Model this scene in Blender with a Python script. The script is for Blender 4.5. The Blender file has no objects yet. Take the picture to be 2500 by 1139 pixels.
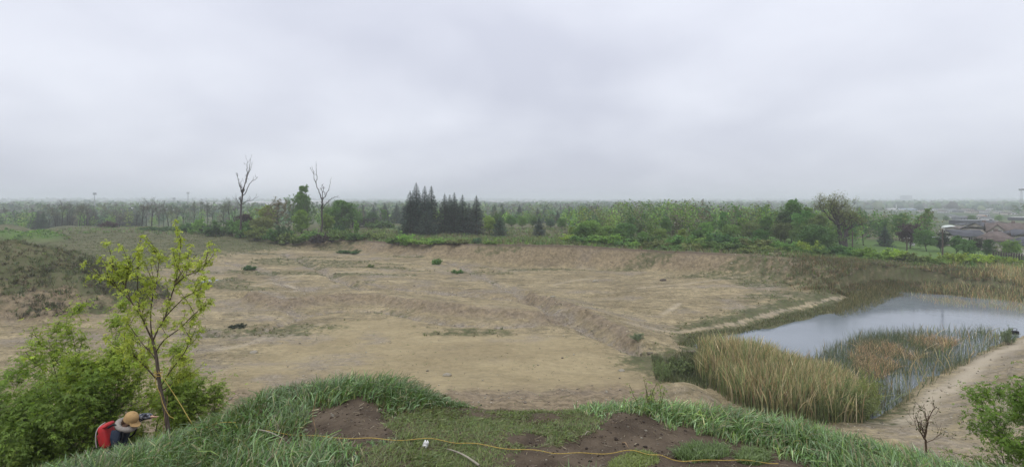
import bpy, math, time
import numpy as np
T0 = time.time()
S = bpy.context.scene
COL = S.collection
pi = math.pi
HAZE = 0.0006
EYE = 13.0          # eye height above the pit floor, metres
F = 1250.0          # focal length in photo pixels (2500 px wide, 90 degrees)
HY = 490.0          # eye level in photo pixels

# ------------------------------------------------------------------ camera
cam_d = bpy.data.cameras.new('camera'); cam = bpy.data.objects.new('camera', cam_d); COL.objects.link(cam)
cam.location = (0, 0, EYE); cam.rotation_euler = (math.radians(90), 0, 0)
cam_d.sensor_width = 36; cam_d.lens = 18.0; cam_d.shift_y = -79.5 / 2500
cam_d.clip_start = 0.1; cam_d.clip_end = 20000
S.camera = cam

# ------------------------------------------------------------------ world: overcast sky
W = bpy.data.worlds.new('World'); S.world = W; W.use_nodes = True
nt = W.node_tree; nt.nodes.clear()
def wn(t, **k):
    n = nt.nodes.new(t)
    for a, b in k.items(): setattr(n, a, b)
    return n
SUN_EL, SUN_AZ = 62, 195         # degrees; a veiled sun high behind the camera
sky = wn('ShaderNodeTexSky', sky_type='NISHITA', sun_disc=False)
sky.sun_elevation = math.radians(SUN_EL); sky.sun_rotation = math.radians(SUN_AZ)
tc = wn('ShaderNodeTexCoord'); sep = wn('ShaderNodeSeparateXYZ'); nt.links.new(tc.outputs['Generated'], sep.inputs[0])
def wmath(op, a, b=None, clamp=False):
    n = wn('ShaderNodeMath', operation=op, use_clamp=clamp)
    for i, v in enumerate((a, b)):
        if v is None: continue
        if isinstance(v, (int, float)): n.inputs[i].default_value = v
        else: nt.links.new(v, n.inputs[i])
    return n.outputs[0]
zz = wmath('ADD', wmath('ABSOLUTE', sep.outputs[2]), 0.34)
cx = wmath('DIVIDE', sep.outputs[0], zz); cy = wmath('DIVIDE', sep.outputs[1], zz)
comb = wn('ShaderNodeCombineXYZ'); nt.links.new(cx, comb.inputs[0]); nt.links.new(cy, comb.inputs[1])
def wnoise(scale, detail, rough, dist=0.0, off=(0, 0, 0)):
    m = wn('ShaderNodeMapping'); m.inputs['Location'].default_value = off
    nt.links.new(comb.outputs[0], m.inputs[0])
    n = wn('ShaderNodeTexNoise'); n.inputs['Scale'].default_value = scale; n.inputs['Detail'].default_value = detail
    n.inputs['Roughness'].default_value = rough; n.inputs['Distortion'].default_value = dist
    nt.links.new(m.outputs[0], n.inputs['Vector']); return n.outputs['Fac']
n1 = wnoise(0.75, 3, 0.45, 0.2, (3.1, 1.7, 0)); n2 = wnoise(2.4, 4, 0.5, 0.2, (9.2, 4.4, 0))
cl = wmath('ADD', wmath('MULTIPLY', n1, 0.8), wmath('MULTIPLY', n2, 0.2))
ramp = wn('ShaderNodeValToRGB'); nt.links.new(cl, ramp.inputs[0])
e = ramp.color_ramp.elements
e[0].position = 0.40; e[0].color = (0.605, 0.630, 0.728, 1)
e[1].position = 0.63; e[1].color = (0.835, 0.862, 0.945, 1)
# overcast law: brighter towards the zenith
up = wmath('MAXIMUM', sep.outputs[2], 0.0)
gain = wmath('ADD', wmath('MULTIPLY', up, 0.70), 0.985)
bg_c = wn('ShaderNodeBackground'); nt.links.new(ramp.outputs[0], bg_c.inputs[0]); nt.links.new(gain, bg_c.inputs[1])
bg_s = wn('ShaderNodeBackground'); nt.links.new(sky.outputs[0], bg_s.inputs[0]); bg_s.inputs[1].default_value = 0.07
mix = wn('ShaderNodeMixShader'); mix.inputs[0].default_value = 0.92
nt.links.new(bg_s.outputs[0], mix.inputs[1]); nt.links.new(bg_c.outputs[0], mix.inputs[2])
wo = wn('ShaderNodeOutputWorld'); nt.links.new(mix.outputs[0], wo.inputs[0])

# ------------------------------------------------------------------ sun behind the cloud
sd = bpy.data.lights.new('sun', 'SUN'); sd.energy = 1.3; sd.angle = math.radians(25); sd.color = (1, 0.97, 0.92)
so = bpy.data.objects.new('sun', sd); COL.objects.link(so)
so.rotation_euler = (math.radians(90 - SUN_EL), 0, math.radians(180 - SUN_AZ))
so.location = (0, 0, 60)

vs = S.view_settings
vs.view_transform = 'Standard'; vs.look = 'None'; vs.gamma = 1.0; vs.use_curve_mapping = False; vs.exposure = 0.0
cy_ = S.cycles
cy_.use_denoising = True
cy_.use_adaptive_sampling = True; cy_.adaptive_threshold = 0.015
cy_.max_bounces = 6; cy_.diffuse_bounces = 2; cy_.glossy_bounces = 2; cy_.transmission_bounces = 3; cy_.volume_bounces = 3
cy_.transparent_max_bounces = 8
cy_.sample_clamp_indirect = 4.0

# ------------------------------------------------------------------ helpers
def P(px, py, z=0.0):
    """photo pixel on the level z -> world x, y"""
    d = (EYE - z) * F / (py - HY)
    return np.array([(px - 1250.0) / F * d, d])
def AT(px, py, d):
    """photo pixel at depth d -> world point"""
    return np.array([(px - 1250.0) / F * d, d, EYE - (py - HY) / F * d])
def hash2(ix, iy, seed):
    h = (ix.astype(np.int64) * 374761393 + iy.astype(np.int64) * 668265263 + seed * 974634777) & 0xffffffff
    h = ((h ^ (h >> 13)) * 1274126177) & 0xffffffff
    h = ((h ^ (h >> 16)) * 2246822519) & 0xffffffff
    return ((h ^ (h >> 15)) & 0xffffff) / float(0xffffff) * 2 - 1
def vnoise(x, y, seed=0):
    ix, iy = np.floor(x), np.floor(y); fx, fy = x - ix, y - iy
    u = fx * fx * fx * (fx * (fx * 6 - 15) + 10); v = fy * fy * fy * (fy * (fy * 6 - 15) + 10)
    a = hash2(ix, iy, seed); b = hash2(ix + 1, iy, seed); c = hash2(ix, iy + 1, seed); d = hash2(ix + 1, iy + 1, seed)
    return (a * (1 - u) + b * u) * (1 - v) + (c * (1 - u) + d * u) * v
def fbm(x, y, oct=4, seed=0, gain=0.5):
    s = 0; a = 1; t = 0
    for o in range(oct):
        s = s + a * vnoise(x * 2 ** o + 17.3 * o, y * 2 ** o - 9.1 * o, seed + o); t += a; a *= gain
    return s / t
def sstep(a, b, x):
    t = np.clip((x - a) / (b - a), 0, 1); return t * t * (3 - 2 * t)
def seg_dist(x, y, poly, closed=False):
    """unsigned distance to a polyline, and side sign (positive = left of its direction)"""
    best = np.full(np.shape(x), 1e9); side = np.zeros(np.shape(x)); along = np.zeros(np.shape(x)); acc = 0
    n = len(poly); pr = range(n if closed else n - 1)
    for i in pr:
        a = poly[i]; b = poly[(i + 1) % n]; d = b - a; L2 = d @ d; L = math.sqrt(L2)
        t = np.clip(((x - a[0]) * d[0] + (y - a[1]) * d[1]) / L2, 0, 1)
        qx, qy = x - a[0] - t * d[0], y - a[1] - t * d[1]
        r = np.hypot(qx, qy); c = d[0] * qy - d[1] * qx
        m = r < best
        best = np.where(m, r, best); side = np.where(m, np.sign(c), side); along = np.where(m, acc + t * L, along); acc += L
    return best, side, along
def inside(x, y, poly):
    c = np.zeros(np.shape(x), bool); n = len(poly)
    for i in range(n):
        x1, y1 = poly[i]; x2, y2 = poly[(i + 1) % n]
        if y1 == y2: continue
        c ^= ((y1 > y) != (y2 > y)) & (x < (x2 - x1) * (y - y1) / (y2 - y1) + x1)
    return c

class Geo:
    def __init__(s): s.V = []; s.Q = []; s.T = []; s.C = []; s.n = 0
    def add(s, V, Fc, c=(1, 1, 1)):
        V = np.asarray(V, float).reshape(-1, 3); Fc = np.asarray(Fc, np.int64)
        if len(V) == 0: return s
        c = np.asarray(c, float)
        if c.ndim == 1: c = np.tile(c, (len(V), 1))
        s.V.append(V); s.C.append(c)
        (s.Q if Fc.shape[1] == 4 else s.T).append(Fc + s.n); s.n += len(V); return s
    def mix(s, V, faces, c=(1, 1, 1)):
        """faces: list of tuples of 3 or 4"""
        q = [f for f in faces if len(f) == 4]; t = [f for f in faces if len(f) == 3]
        V = np.asarray(V, float).reshape(-1, 3); c = np.asarray(c, float)
        if c.ndim == 1: c = np.tile(c, (len(V), 1))
        s.V.append(V); s.C.append(c)
        if q: s.Q.append(np.array(q) + s.n)
        if t: s.T.append(np.array(t) + s.n)
        s.n += len(V); return s
    def mesh(s, name, mat=None, smooth=False, attrs=None):
        V = np.concatenate(s.V); C = np.concatenate(s.C)
        Q = np.concatenate(s.Q) if s.Q else np.zeros((0, 4), np.int64); T = np.concatenate(s.T) if s.T else np.zeros((0, 3), np.int64)
        me = bpy.data.meshes.new(name)
        me.vertices.add(len(V)); me.vertices.foreach_set('co', V.astype(np.float32).ravel())
        idx = np.concatenate([Q.ravel(), T.ravel()]).astype(np.int32)
        me.loops.add(len(idx)); me.loops.foreach_set('vertex_index', idx)
        npoly = len(Q) + len(T); me.polygons.add(npoly)
        st = np.concatenate([np.arange(len(Q)) * 4, len(Q) * 4 + np.arange(len(T)) * 3]).astype(np.int32)
        me.polygons.foreach_set('loop_start', st)
        if smooth: me.polygons.foreach_set('use_smooth', np.ones(npoly, bool))
        me.update(calc_edges=True)
        ca = me.color_attributes.new('Col', 'FLOAT_COLOR', 'POINT')
        ca.data.foreach_set('color', np.concatenate([C, np.ones((len(C), 1))], 1).astype(np.float32).ravel())
        for k, v in (attrs or {}).items():
            a = me.attributes.new(k, 'FLOAT', 'POINT'); a.data.foreach_set('value', np.asarray(v, np.float32))
        if mat: me.materials.append(mat)
        return me
    def build(s, name, mat=None, parent=None, smooth=False, attrs=None):
        return link(name, s.mesh(name, mat, smooth, attrs), parent)
def link(name, me, parent=None):
    o = bpy.data.objects.new(name, me); COL.objects.link(o)
    if parent: o.parent = parent
    return o
def tag(o, label=None, cat=None, group=None, kind=None):
    if label: o['label'] = label
    if cat: o['category'] = cat
    if group: o['group'] = group
    if kind: o['kind'] = kind
    return o
def empty(name, loc, rz=0.0, scale=(1, 1, 1)):
    o = bpy.data.objects.new(name, None); COL.objects.link(o); o.location = loc; o.rotation_euler = (0, 0, rz); o.scale = scale
    o.empty_display_size = 0.2
    return o
def tube(pts, rad, n=6, cap=True):
    pts = np.asarray(pts, float); k = len(pts); rad = np.broadcast_to(np.asarray(rad, float), (k,))
    tan = np.gradient(pts, axis=0); tan /= np.linalg.norm(tan, axis=1)[:, None] + 1e-9
    ref = np.array([0, 0, 1.0]) if abs(tan[0][2]) < 0.9 else np.array([1.0, 0, 0])
    u = np.cross(tan[0], ref); u /= np.linalg.norm(u); ang = np.arange(n) * 2 * pi / n; V = []
    for i in range(k):
        u = u - tan[i] * (u @ tan[i]); u /= np.linalg.norm(u) + 1e-9; v = np.cross(tan[i], u)
        V.append(pts[i] + rad[i] * (np.cos(ang)[:, None] * u + np.sin(ang)[:, None] * v))
    V = np.concatenate(V); a = np.arange(n); b = (a + 1) % n; Fq = []
    for i in range(k - 1): Fq.append(np.stack([i * n + a, i * n + b, (i + 1) * n + b, (i + 1) * n + a], 1))
    return V, np.concatenate(Fq)
def box(cx_, cy_2, cz, sx, sy, sz):
    V = np.array([[x, y, z] for z in (-.5, .5) for y in (-.5, .5) for x in (-.5, .5)]) * [sx, sy, sz] + [cx_, cy_2, cz]
    return V, np.array([[0, 2, 3, 1], [4, 5, 7, 6], [0, 1, 5, 4], [2, 6, 7, 3], [0, 4, 6, 2], [1, 3, 7, 5]])
def smoothline(pts, n):
    """Catmull-Rom through pts"""
    p = np.asarray(pts, float); p = np.vstack([2 * p[0] - p[1], p, 2 * p[-1] - p[-2]]); out = []
    m = len(p) - 3
    for t in np.linspace(0, m, n):
        i = min(int(t), m - 1); f = t - i; a, b, c, d = p[i:i + 4]
        out.append(.5 * ((2 * b) + (c - a) * f + (2 * a - 5 * b + 4 * c - d) * f * f + (3 * b - a - 3 * c + d) * f ** 3))
    return np.array(out)

# ------------------------------------------------------------------ materials
class M:
    """small node-tree helper"""
    def __init__(s, name):
        s.m = bpy.data.materials.new(name); s.m.use_nodes = True; s.t = s.m.node_tree; s.t.nodes.clear()
        s.out = s.n('ShaderNodeOutputMaterial')
    def n(s, t, **k):
        x = s.t.nodes.new(t)
        for a, b in k.items(): setattr(x, a, b)
        return x
    def l(s, a, b): s.t.links.new(a, b)
    def put(s, sock, v):
        if v is None: return
        if hasattr(v, 'is_output'): s.l(v, sock)
        elif isinstance(v, (tuple, list)) and len(v) == 3 and sock.type == 'RGBA': sock.default_value = (*v, 1)
        else: sock.default_value = v
    def attr(s, name):
        x = s.n('ShaderNodeAttribute'); x.attribute_name = name; return x
    def noise(s, scale, detail=3, rough=.55, vec=None, out='Fac', dist=0):
        x = s.n('ShaderNodeTexNoise'); x.inputs['Scale'].default_value = scale; x.inputs['Detail'].default_value = detail
        x.inputs['Roughness'].default_value = rough; x.inputs['Distortion'].default_value = dist
        s.l(vec if vec is not None else s.pos(), x.inputs['Vector']); return x.outputs[out]
    def pos(s):
        if not hasattr(s, '_p'): s._p = s.n('ShaderNodeNewGeometry').outputs['Position']
        return s._p
    def scaled(s, v):
        x = s.n('ShaderNodeMapping'); x.inputs['Scale'].default_value = v; s.l(s.pos(), x.inputs[0]); return x.outputs[0]
    def math(s, op, a, b=None, clamp=False):
        x = s.n('ShaderNodeMath', operation=op, use_clamp=clamp); s.put(x.inputs[0], a); s.put(x.inputs[1], b); return x.outputs[0]
    def rng(s, v, a, b, c=0.0, d=1.0):
        x = s.n('ShaderNodeMapRange', interpolation_type='SMOOTHSTEP'); s.put(x.inputs[0], v)
        for i, q in enumerate((a, b, c, d)): x.inputs[i + 1].default_value = q
        return x.outputs[0]
    def mix(s, f, a, b, mode='MIX'):
        x = s.n('ShaderNodeMix', data_type='RGBA', blend_type=mode, clamp_factor=True)
        s.put(x.inputs[0], f); s.put(x.inputs[6], a); s.put(x.inputs[7], b); return x.outputs[2]
    def bsdf(s, col, rough=.8, spec=.3, normal=None, **k):
        b = s.n('ShaderNodeBsdfPrincipled'); s.put(b.inputs['Base Color'], col); s.put(b.inputs['Roughness'], rough)
        b.inputs['Specular IOR Level'].default_value = spec
        for a, v in k.items(): s.put(b.inputs[a.replace('_', ' ')], v)
        if normal is not None: s.l(normal, b.inputs['Normal'])
        return b.outputs[0]
    def bump(s, h, strength=.5, dist=.05):
        b = s.n('ShaderNodeBump'); b.inputs['Strength'].default_value = strength; b.inputs['Distance'].default_value = dist
        s.l(h, b.inputs['Height']); return b.outputs[0]
    def done(s, sh): s.l(sh, s.out.inputs[0]); return s.m
def plain(name, col, rough=.7, spec=.3, var=.15, scale=6., metal=0.):
    m = M(name); nz = m.noise(scale, 4)
    c = m.mix(m.rng(nz, .3, .7), tuple(x * (1 - var) for x in col), tuple(min(1, x * (1 + var)) for x in col))
    return m.done(m.bsdf(c, rough, spec, Metallic=metal))
def leaf_material(name, trans=.3, rough=.55, spec=.25):
    m = M(name); a = m.attr('Col').outputs['Color']; oi = m.n('ShaderNodeObjectInfo').outputs['Color']
    c = m.mix(1.0, a, oi, 'MULTIPLY')
    b = m.bsdf(c, rough, spec); t = m.n('ShaderNodeBsdfTranslucent')
    g = m.mix(1.0, c, (1.15, 1.2, .7), 'MULTIPLY'); m.l(g, t.inputs[0])
    x = m.n('ShaderNodeMixShader'); x.inputs[0].default_value = trans; m.l(b, x.inputs[1]); m.l(t.outputs[0], x.inputs[2])
    return m.done(x.outputs[0])
LEAF = leaf_material('leaf', .38); NEEDLE = leaf_material('needle', .08, .6, .2)
BLADE = leaf_material('grass blade', .3, .38, .5); STRAW = leaf_material('dry reed', .4, .6, .2)
def bark_material():
    m = M('bark'); a = m.attr('Col').outputs['Color']
    nz = m.noise(30, 4, .6, m.scaled((1, 1, .25))); c = m.mix(m.rng(nz, .3, .7), (.6, .6, .6), (1.3, 1.3, 1.3)); c = m.mix(1.0, a, c, 'MULTIPLY')
    return m.done(m.bsdf(c, .9, .15, m.bump(nz, .6, .01)))
BARK = bark_material()
# ------------------------------------------------------------------ terrain: the gravel pit, the land round it, the hill under the camera
CREST = np.array([  # photo x, depth of crest, height of its ground
    (-400, 4.8, 10.1), (0, 5.0, 9.95), (280, 5.2, 10.14), (450, 5.7, 10.22), (560, 5.8, 10.38), (640, 5.9, 10.56), (760, 5.7, 10.74), (870, 5.6, 10.85), (1000, 5.6, 10.80),
    (1100, 5.5, 10.72), (1180, 5.2, 10.80), (1330, 5.2, 10.77), (1420, 5.4, 10.70), (1560, 5.4, 10.72), (1700, 5.4, 10.62),
    (1900, 5.2, 10.50), (2100, 5.0, 10.42), (2300, 4.8, 10.33), (2450, 4.7, 10.28), (2900, 4.6, 10.1)])
_t = (CREST[:, 0] - 1250) / F
C_TH = np.arctan(_t); C_R = CREST[:, 1] * np.sqrt(1 + _t * _t); C_Z = CREST[:, 2]
FLOOR = [  # photo x, y and height of points of the pit floor
    (560, 580, 3.7), (700, 598, 2.3), (900, 615, 1.5), (1100, 628, 1.2), (1300, 650, .2), (1500, 655, .2), (1700, 656, .5), (1850, 650, 1.8), (1950, 648, 2.2),
    (700, 680, .8), (1000, 690, .3), (1300, 700, .1), (1600, 720, .1), (1900, 690, .6), (2100, 680, .4), (600, 760, .3), (900, 800, .3), (1200, 850, .3),
    (1450, 880, .2), (1580, 845, -.35), (700, 880, .3), (560, 940, .5), (500, 690, .9), (420, 640, 1.9), (300, 600, 3.3), (150, 580, 4.1), (300, 720, .8),
    (450, 800, .3), (0, 560, 4.4), (100, 800, .8), (300, 560, 3.9), (0, 700, 1.5), (1520, 800, .3), (1800, 772, .3), (2000, 735, .4), (2270, 682, .8),
    (1750, 800, -.3), (2480, 840, -.2), (2300, 940, .2), (2150, 1040, .3), (2450, 1050, 1.0), (2650, 900, 1.4), (2500, 690, .8), (2700, 720, 1.0), (1000, 990, .6), (1700, 950, .1)]
_c = np.array([[*P(a, b, z), z] for a, b, z in FLOOR])
def _tps(r): return r * r * np.log(r + 1e-9)
_n = len(_c); _K = _tps(np.hypot(_c[:, None, 0] - _c[None, :, 0], _c[:, None, 1] - _c[None, :, 1])) + np.eye(_n) * 60.0
_A = np.zeros((_n + 3, _n + 3)); _A[:_n, :_n] = _K; _A[:_n, _n] = 1; _A[:_n, _n + 1:] = _c[:, :2]; _A[_n:, :_n] = _A[:_n, _n:].T
_w = np.linalg.solve(_A, np.concatenate([_c[:, 2], [0, 0, 0]]))
def floor_z(x, y):
    s = _w[_n] + _w[_n + 1] * x + _w[_n + 2] * y
    for i in range(_n): s = s + _w[i] * _tps(np.hypot(x - _c[i, 0], y - _c[i, 1]))
    return np.clip(s, -.6, 4.8)
EDGE = np.array([P(a, b, z) for a, b, z in ((-900, 572, 3.9), (300, 574, 3.8), (560, 578, 3.7), (700, 580, 3.7), (900, 588, 3.7), (1100, 597, 3.7), (1300, 603, 3.7), (1500, 606, 3.7),
    (1700, 615, 3.7), (1850, 626, 3.6), (1950, 640, 3.2), (2100, 647, 2.6), (2280, 655, 2.0), (2400, 662, 1.8), (2700, 672, 1.7), (3400, 700, 1.7))])
POND = np.array([P(a, b, -.8) for a, b in ((1690, 840), (1760, 822), (1850, 806), (1950, 782), (2060, 755), (2140, 730), (2200, 714), (2270, 715), (2340, 724), (2440, 730), (2520, 742),
    (2600, 770), (2520, 812), (2440, 838), (2380, 862), (2300, 908), (2235, 952), (2180, 992), (2120, 1022), (2030, 1015), (1900, 955), (1800, 905), (1710, 872))])
def PX(pts, z=0): return np.array([P(a, b, z) for a, b in pts])
GULLY = [  # polyline, depth, half width
    (PX([(700, 640), (790, 670), (830, 690), (880, 708), (960, 722), (1080, 717), (1180, 724), (1280, 733), (1322, 755), (1345, 783), (1420, 800), (1490, 828), (1560, 852), (1640, 862)]), .75, .9),
    (PX([(520, 820), (600, 818), (680, 795), (735, 775), (800, 762), (860, 758), (930, 764), (1010, 778), (1100, 796), (1220, 800), (1340, 793)]), .55, .8),
    (PX([(610, 725), (680, 748), (735, 775)]), .25, .6),
    (PX([(1100, 650), (1170, 675), (1240, 705), (1290, 735)]), .35, .8),
    (PX([(560, 660), (660, 678), (700, 705), (760, 712)]), .25, .9),
    (PX([(900, 700), (1000, 712), (1150, 715)]), .18, .5)]
BERM = [  # polyline, height, half width
    (PX([(620, 738), (700, 752), (760, 748), (830, 738), (930, 742), (1010, 755), (1100, 770), (1220, 778), (1330, 782)]), 1.1, 1.6),
    (PX([(1300, 728), (1360, 752), (1420, 778), (1470, 792), (1530, 815), (1545, 830)]), .78, 1.3),
    (PX([(860, 695), (960, 705), (1100, 705), (1250, 722)]), .25, 1.4),
    (PX([(520, 715), (560, 700), (580, 688)]), .4, .9)]
PATH = PX([(1490, 795), (1560, 796), (1650, 792), (1800, 772), (1950, 738), (2100, 705), (2200, 687), (2290, 674)], .4)
LOBE = PX([(540, 900), (640, 850), (720, 810), (800, 785), (880, 772), (980, 785), (1100, 806), (1300, 808), (1420, 812), (1500, 850), (1570, 875), (1590, 930), (1560, 985), (1000, 1010), (560, 985)], .3)
TRACKS = [PX(q, .3) for q in ([(612, 704), (660, 694), (705, 697), (736, 708), (715, 716), (690, 714)], [(1660, 738), (1640, 748), (1612, 757)], [(640, 690), (760, 672), (900, 668), (1010, 676)], [(1350, 690), (1400, 680), (1440, 676)], [(520, 850), (600, 838), (700, 812), (780, 790)], [(1560, 700), (1700, 690), (1850, 680)])]
def hill(x, y):
    r = np.hypot(x, y); th = np.arctan2(x, y)
    R = np.interp(th, C_TH, C_R); zc = np.interp(th, C_TH, C_Z)
    k = np.clip((r - 1.0) / (R - 1.0), 0, 1); top = 11.25 + (zc - 11.25) * k
    d = np.maximum(r - R, 0); foot = np.interp(th, np.arctan((np.array([-300, 700, 1600, 1740, 1900, 2500]) - 1250) / F), [34, 36, 36, 30, 26.5, 23]) / np.maximum(np.cos(np.clip(th, -1.0, 1.0)), .5); foot = np.minimum(foot, 44)
    run = foot - R; q = np.clip(d / run, 0, 1.4)
    drop = np.where(q < .55, q * 1.36, .748 + (q - .55) * .56)            # steep, then the foot slope
    soft = d - .35 * (1 - np.exp(-d / .35))                                # rounded brow
    return top - zc * drop * np.where(d > 0, soft / np.maximum(d, 1e-6), 0), r, R, th
def mound(x, y, cx_, cy2, rx, ry, h, p=1.0):
    q = np.sqrt(((x - cx_) / rx) ** 2 + ((y - cy2) / ry) ** 2); return h * np.clip(1 - q ** 1.6, 0, 1) ** p
def terrain(x, y):
    x = np.asarray(x, float); y = np.asarray(y, float); m = {}
    zf = floor_z(x, y); r = np.hypot(x, y)
    calm = sstep(30, 45, r)
    rough = fbm(x * .11, y * .19, 4, 3) * .22 + fbm(x * .45, y * .8, 3, 11) * .07 + np.abs(fbm(x * .05, y * .16, 3, 29)) * -.25
    zf = zf + rough
    gul = np.zeros_like(x); bface = np.zeros_like(x)
    wob_x = x + fbm(x * .3, y * .3, 3, 41) * .55; wob_y = y + fbm(x * .3, y * .3, 3, 43) * .55
    for pl, h, w in BERM:
        d, s, _ = seg_dist(wob_x, wob_y, pl); bface = np.maximum(bface, np.where(s <= 0, np.exp(-((d - w * .5) / (w * .6)) ** 2), 0) * min(1, h * 1.3)); zf = zf + h * np.exp(-(d / w) ** 2 * np.where(s > 0, .12, 1.6))   # steep face towards the camera
    for pl, h, w in GULLY:
        d, s, _ = seg_dist(wob_x, wob_y, pl); g = np.exp(-(d / w) ** 2); zf = zf - h * g; gul = np.maximum(gul, g)
    # land outside the pit
    zo = 3.9 - 1.9 * sstep(42, 75, x) - 2.6 * sstep(75, 135, x) + .5 * sstep(-60, -140, x) + fbm(x * .03, y * .03, 3, 5) * .5
    zo = zo + np.interp(r, [0, 160, 210, 300, 500, 900, 1600, 2600, 3600, 4700], [0, 0, -.4, -3.6, -11, -13, -10, 0, 7, 10])
    zo = zo + fbm(x / 900, y / 900, 3, 77) * np.interp(r, [350, 1000, 3000], [0, 3, 7])
    zo = zo + mound(x, y, *P(1030, 569, 3.9), 16, 7, .5) - mound(x, y, *P(1180, 585, 3), 11, 6, .6)
    d, s, along = seg_dist(x, y, EDGE)
    rill = fbm(along * .9, d * .12, 3, 13) * .55 + fbm(along * .22, d * .05, 2, 19) * .8
    sdist = np.where(s > 0, d, -d) + rill * .9 * np.exp(-(d / 5.0) ** 2)
    wb = 4.6 + 7 * sstep(38, 52, x); bank = sstep(0, 1, (sdist + wb) / (wb + .1))
    z = zf * (1 - bank) + np.maximum(zo, zf * (r < 200)) * bank
    left = sstep(-8, -48, x)
    # heaps on the left
    mb = mound(x, y, -60, 61, 18, 12, 6.9, .9) * (1 + .16 * fbm(x * .22, y * .22, 4, 51)); z = z + mb
    gm1 = mound(x, y, *P(95, 585, 4), 6.5, 5, 2.3) + mound(x, y, *P(10, 583, 4), 7, 5, 2.0); z = z + gm1 * (1 + .25 * fbm(x * .5, y * .5, 3, 53))
    gm2 = mound(x, y, *P(0, 558, 4.2), 9, 6, 2.6) + mound(x, y, *P(185, 546, 4.2), 11, 6, 2.0); z = z + gm2
    sm = mound(x, y, *P(1672, 968, .4), 2.4, 2.2, 1.1); z = z + sm
    tail = mound(x, y, *P(1920, 645, 2.2), 6, 2.2, .35); z = z + tail
    # pond
    pd, _, _ = seg_dist(x, y, POND, True); pin = inside(x, y, POND); psd = np.where(pin, -pd, pd)
    psd = psd + fbm(x * .35, y * .35, 3, 61) * .7
    z = np.where(psd < 4, np.minimum(z, np.maximum(-.8 + .28 * psd, -2.2)), z)
    pq = P(518, 686, .6); z = z - .4 * np.exp(-(((x - pq[0]) / 2.6) ** 2 + ((y - pq[1]) / 3.4) ** 2))
    # hill
    zh, rr, R, th = hill(x, y)
    onh = rr < R + 1.5
    micro = fbm(x * 1.3, y * 1.3, 4, 7) * .05 * sstep(1.0, 2.5, rr)
    slope_n = fbm(th * 60, rr * .05, 3, 9) * .16 * sstep(0, 10, rr - R) + fbm(x * .6, y * .6, 3, 10) * .14 * sstep(0, 6, rr - R)
    zh = zh + micro + slope_n
    front = rr < 60
    hillness = np.where(front, sstep(-.25, .35, zh - z), 0)
    z = np.where(front, np.maximum(z, zh), z)
    # ---- what covers the ground
    veg = bank * sstep(-.2, 1.2, sdist)
    field = sstep(1.3, 2.6, zf) * left * (1 - bank)
    veg = np.maximum(veg, field * (.72 + .3 * fbm(x * .08, y * .12, 3, 21)))
    dp, _, _ = seg_dist(x, y, PATH)
    berm_veg = np.exp(-(dp / 3.4) ** 2) * sstep(10, 22, x)
    veg = np.maximum(veg, .85 * berm_veg)
    streak = fbm(x * .05 + 3, y * .22, 4, 33); weeds = sstep(.11, .5, streak + .16 * sstep(10, 36, x) + .2 * left * sstep(.2, 1.2, zf))
    veg = np.maximum(veg, weeds * .56 * (1 - hillness) * np.where(y < 48, .45, 1) * (r < 140))
    veg = np.maximum(veg, np.clip(gm1, 0, 1) * 1.0); veg = np.maximum(veg, np.clip(gm2 * .5, 0, .8))
    veg = np.maximum(veg, np.where(mb > .15, .25 + .8 * sstep(-.45, .1, fbm(x * .2, y * .2, 3, 57) + .6 * sstep(.5, 4.5, mb) - .3), 0))
    rf = sstep(38, 52, x) * (y > 62) * (y < 100); veg = np.maximum(veg, rf * .7)
    shore = np.exp(-((psd - .5) / 1.8) ** 2); shore_r = (y < 1.12 * x + 7) & (x > 20)
    veg = np.maximum(veg, shore * np.where(shore_r, .15, .85))
    nearend = np.where((x > 14) & (y < 44) & (psd > 0), np.exp(-(psd / 4.5) ** 2) * sstep(2.2, 1.2, x / np.maximum(y, 1) * 2.2), 0); veg = np.maximum(veg, .9 * nearend); corner = np.exp(-((x - P(1640, 885)[0]) ** 2 + (y - P(1640, 885)[1]) ** 2) / 22.0); veg = np.maximum(veg, corner)
    veg = np.where((dp < .45 + .2 * vnoise(x, y, 3)) & (bank < .04) & (x > 5), veg * .45, veg)
    veg = veg * (1 - np.exp(-(tail / .35) ** 2) * 0) * np.where(tail > .15, .25, 1)
    veg = np.maximum(veg, .8 * sstep(-50, -66, x) * np.where((r > 85) & (r < 230) & (mb < .05), 1, 0))
    lip = np.exp(-((sdist + .25) / .55) ** 2) * sstep(-75, -55, x) * sstep(46, 34, x)
    soil = np.clip(lip * 1.1, 0, 1)
    face = bank * (1 - sstep(-.9, .2, sdist))                          # the cut face
    rust = np.clip(.85 * bface * (1 - hillness) + np.where((bank > .03) & (sdist < -.2), .75 * sstep(0, .25, bank), 0) + np.where(mb > .1, .8, 0) + .95 * hillness * (rr > R + 3), 0, 1)
    grav = np.clip(gul * 1.2 + sstep(.1, .5, fbm(x * .14, y * .25, 4, 37)) * .75 + sstep(30, 20, r - 8) * .0, 0, 1)
    grav = np.maximum(grav, .7 * bface); grav = np.maximum(grav, .65 * (shore_r & (psd > 1)) * (y < 75) * (1 - bank))
    pale = np.clip(.38 * np.exp(-(dp / .30) ** 2) * (x > 12) * (bank < .05) + (tail > .2) * .7 + np.exp(-((psd - 1.6) / .7) ** 2) * shore_r * .9 * (y < 70), 0, 1)
    for pl in TRACKS:
        d_, _, _ = seg_dist(wob_x, wob_y, pl); pale = np.maximum(pale, .6 * np.exp(-(d_ / .28) ** 2))
    near = (rr < R + 2.2)
    soil = np.where(front, np.where(near, 1.0, np.maximum(soil * (1 - hillness), 0)), soil)
    veg = np.where(front & (hillness > .5), np.where(near, .0, np.maximum(.25 * sstep(R + 8, R + 2, rr), nearend)), veg)
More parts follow.
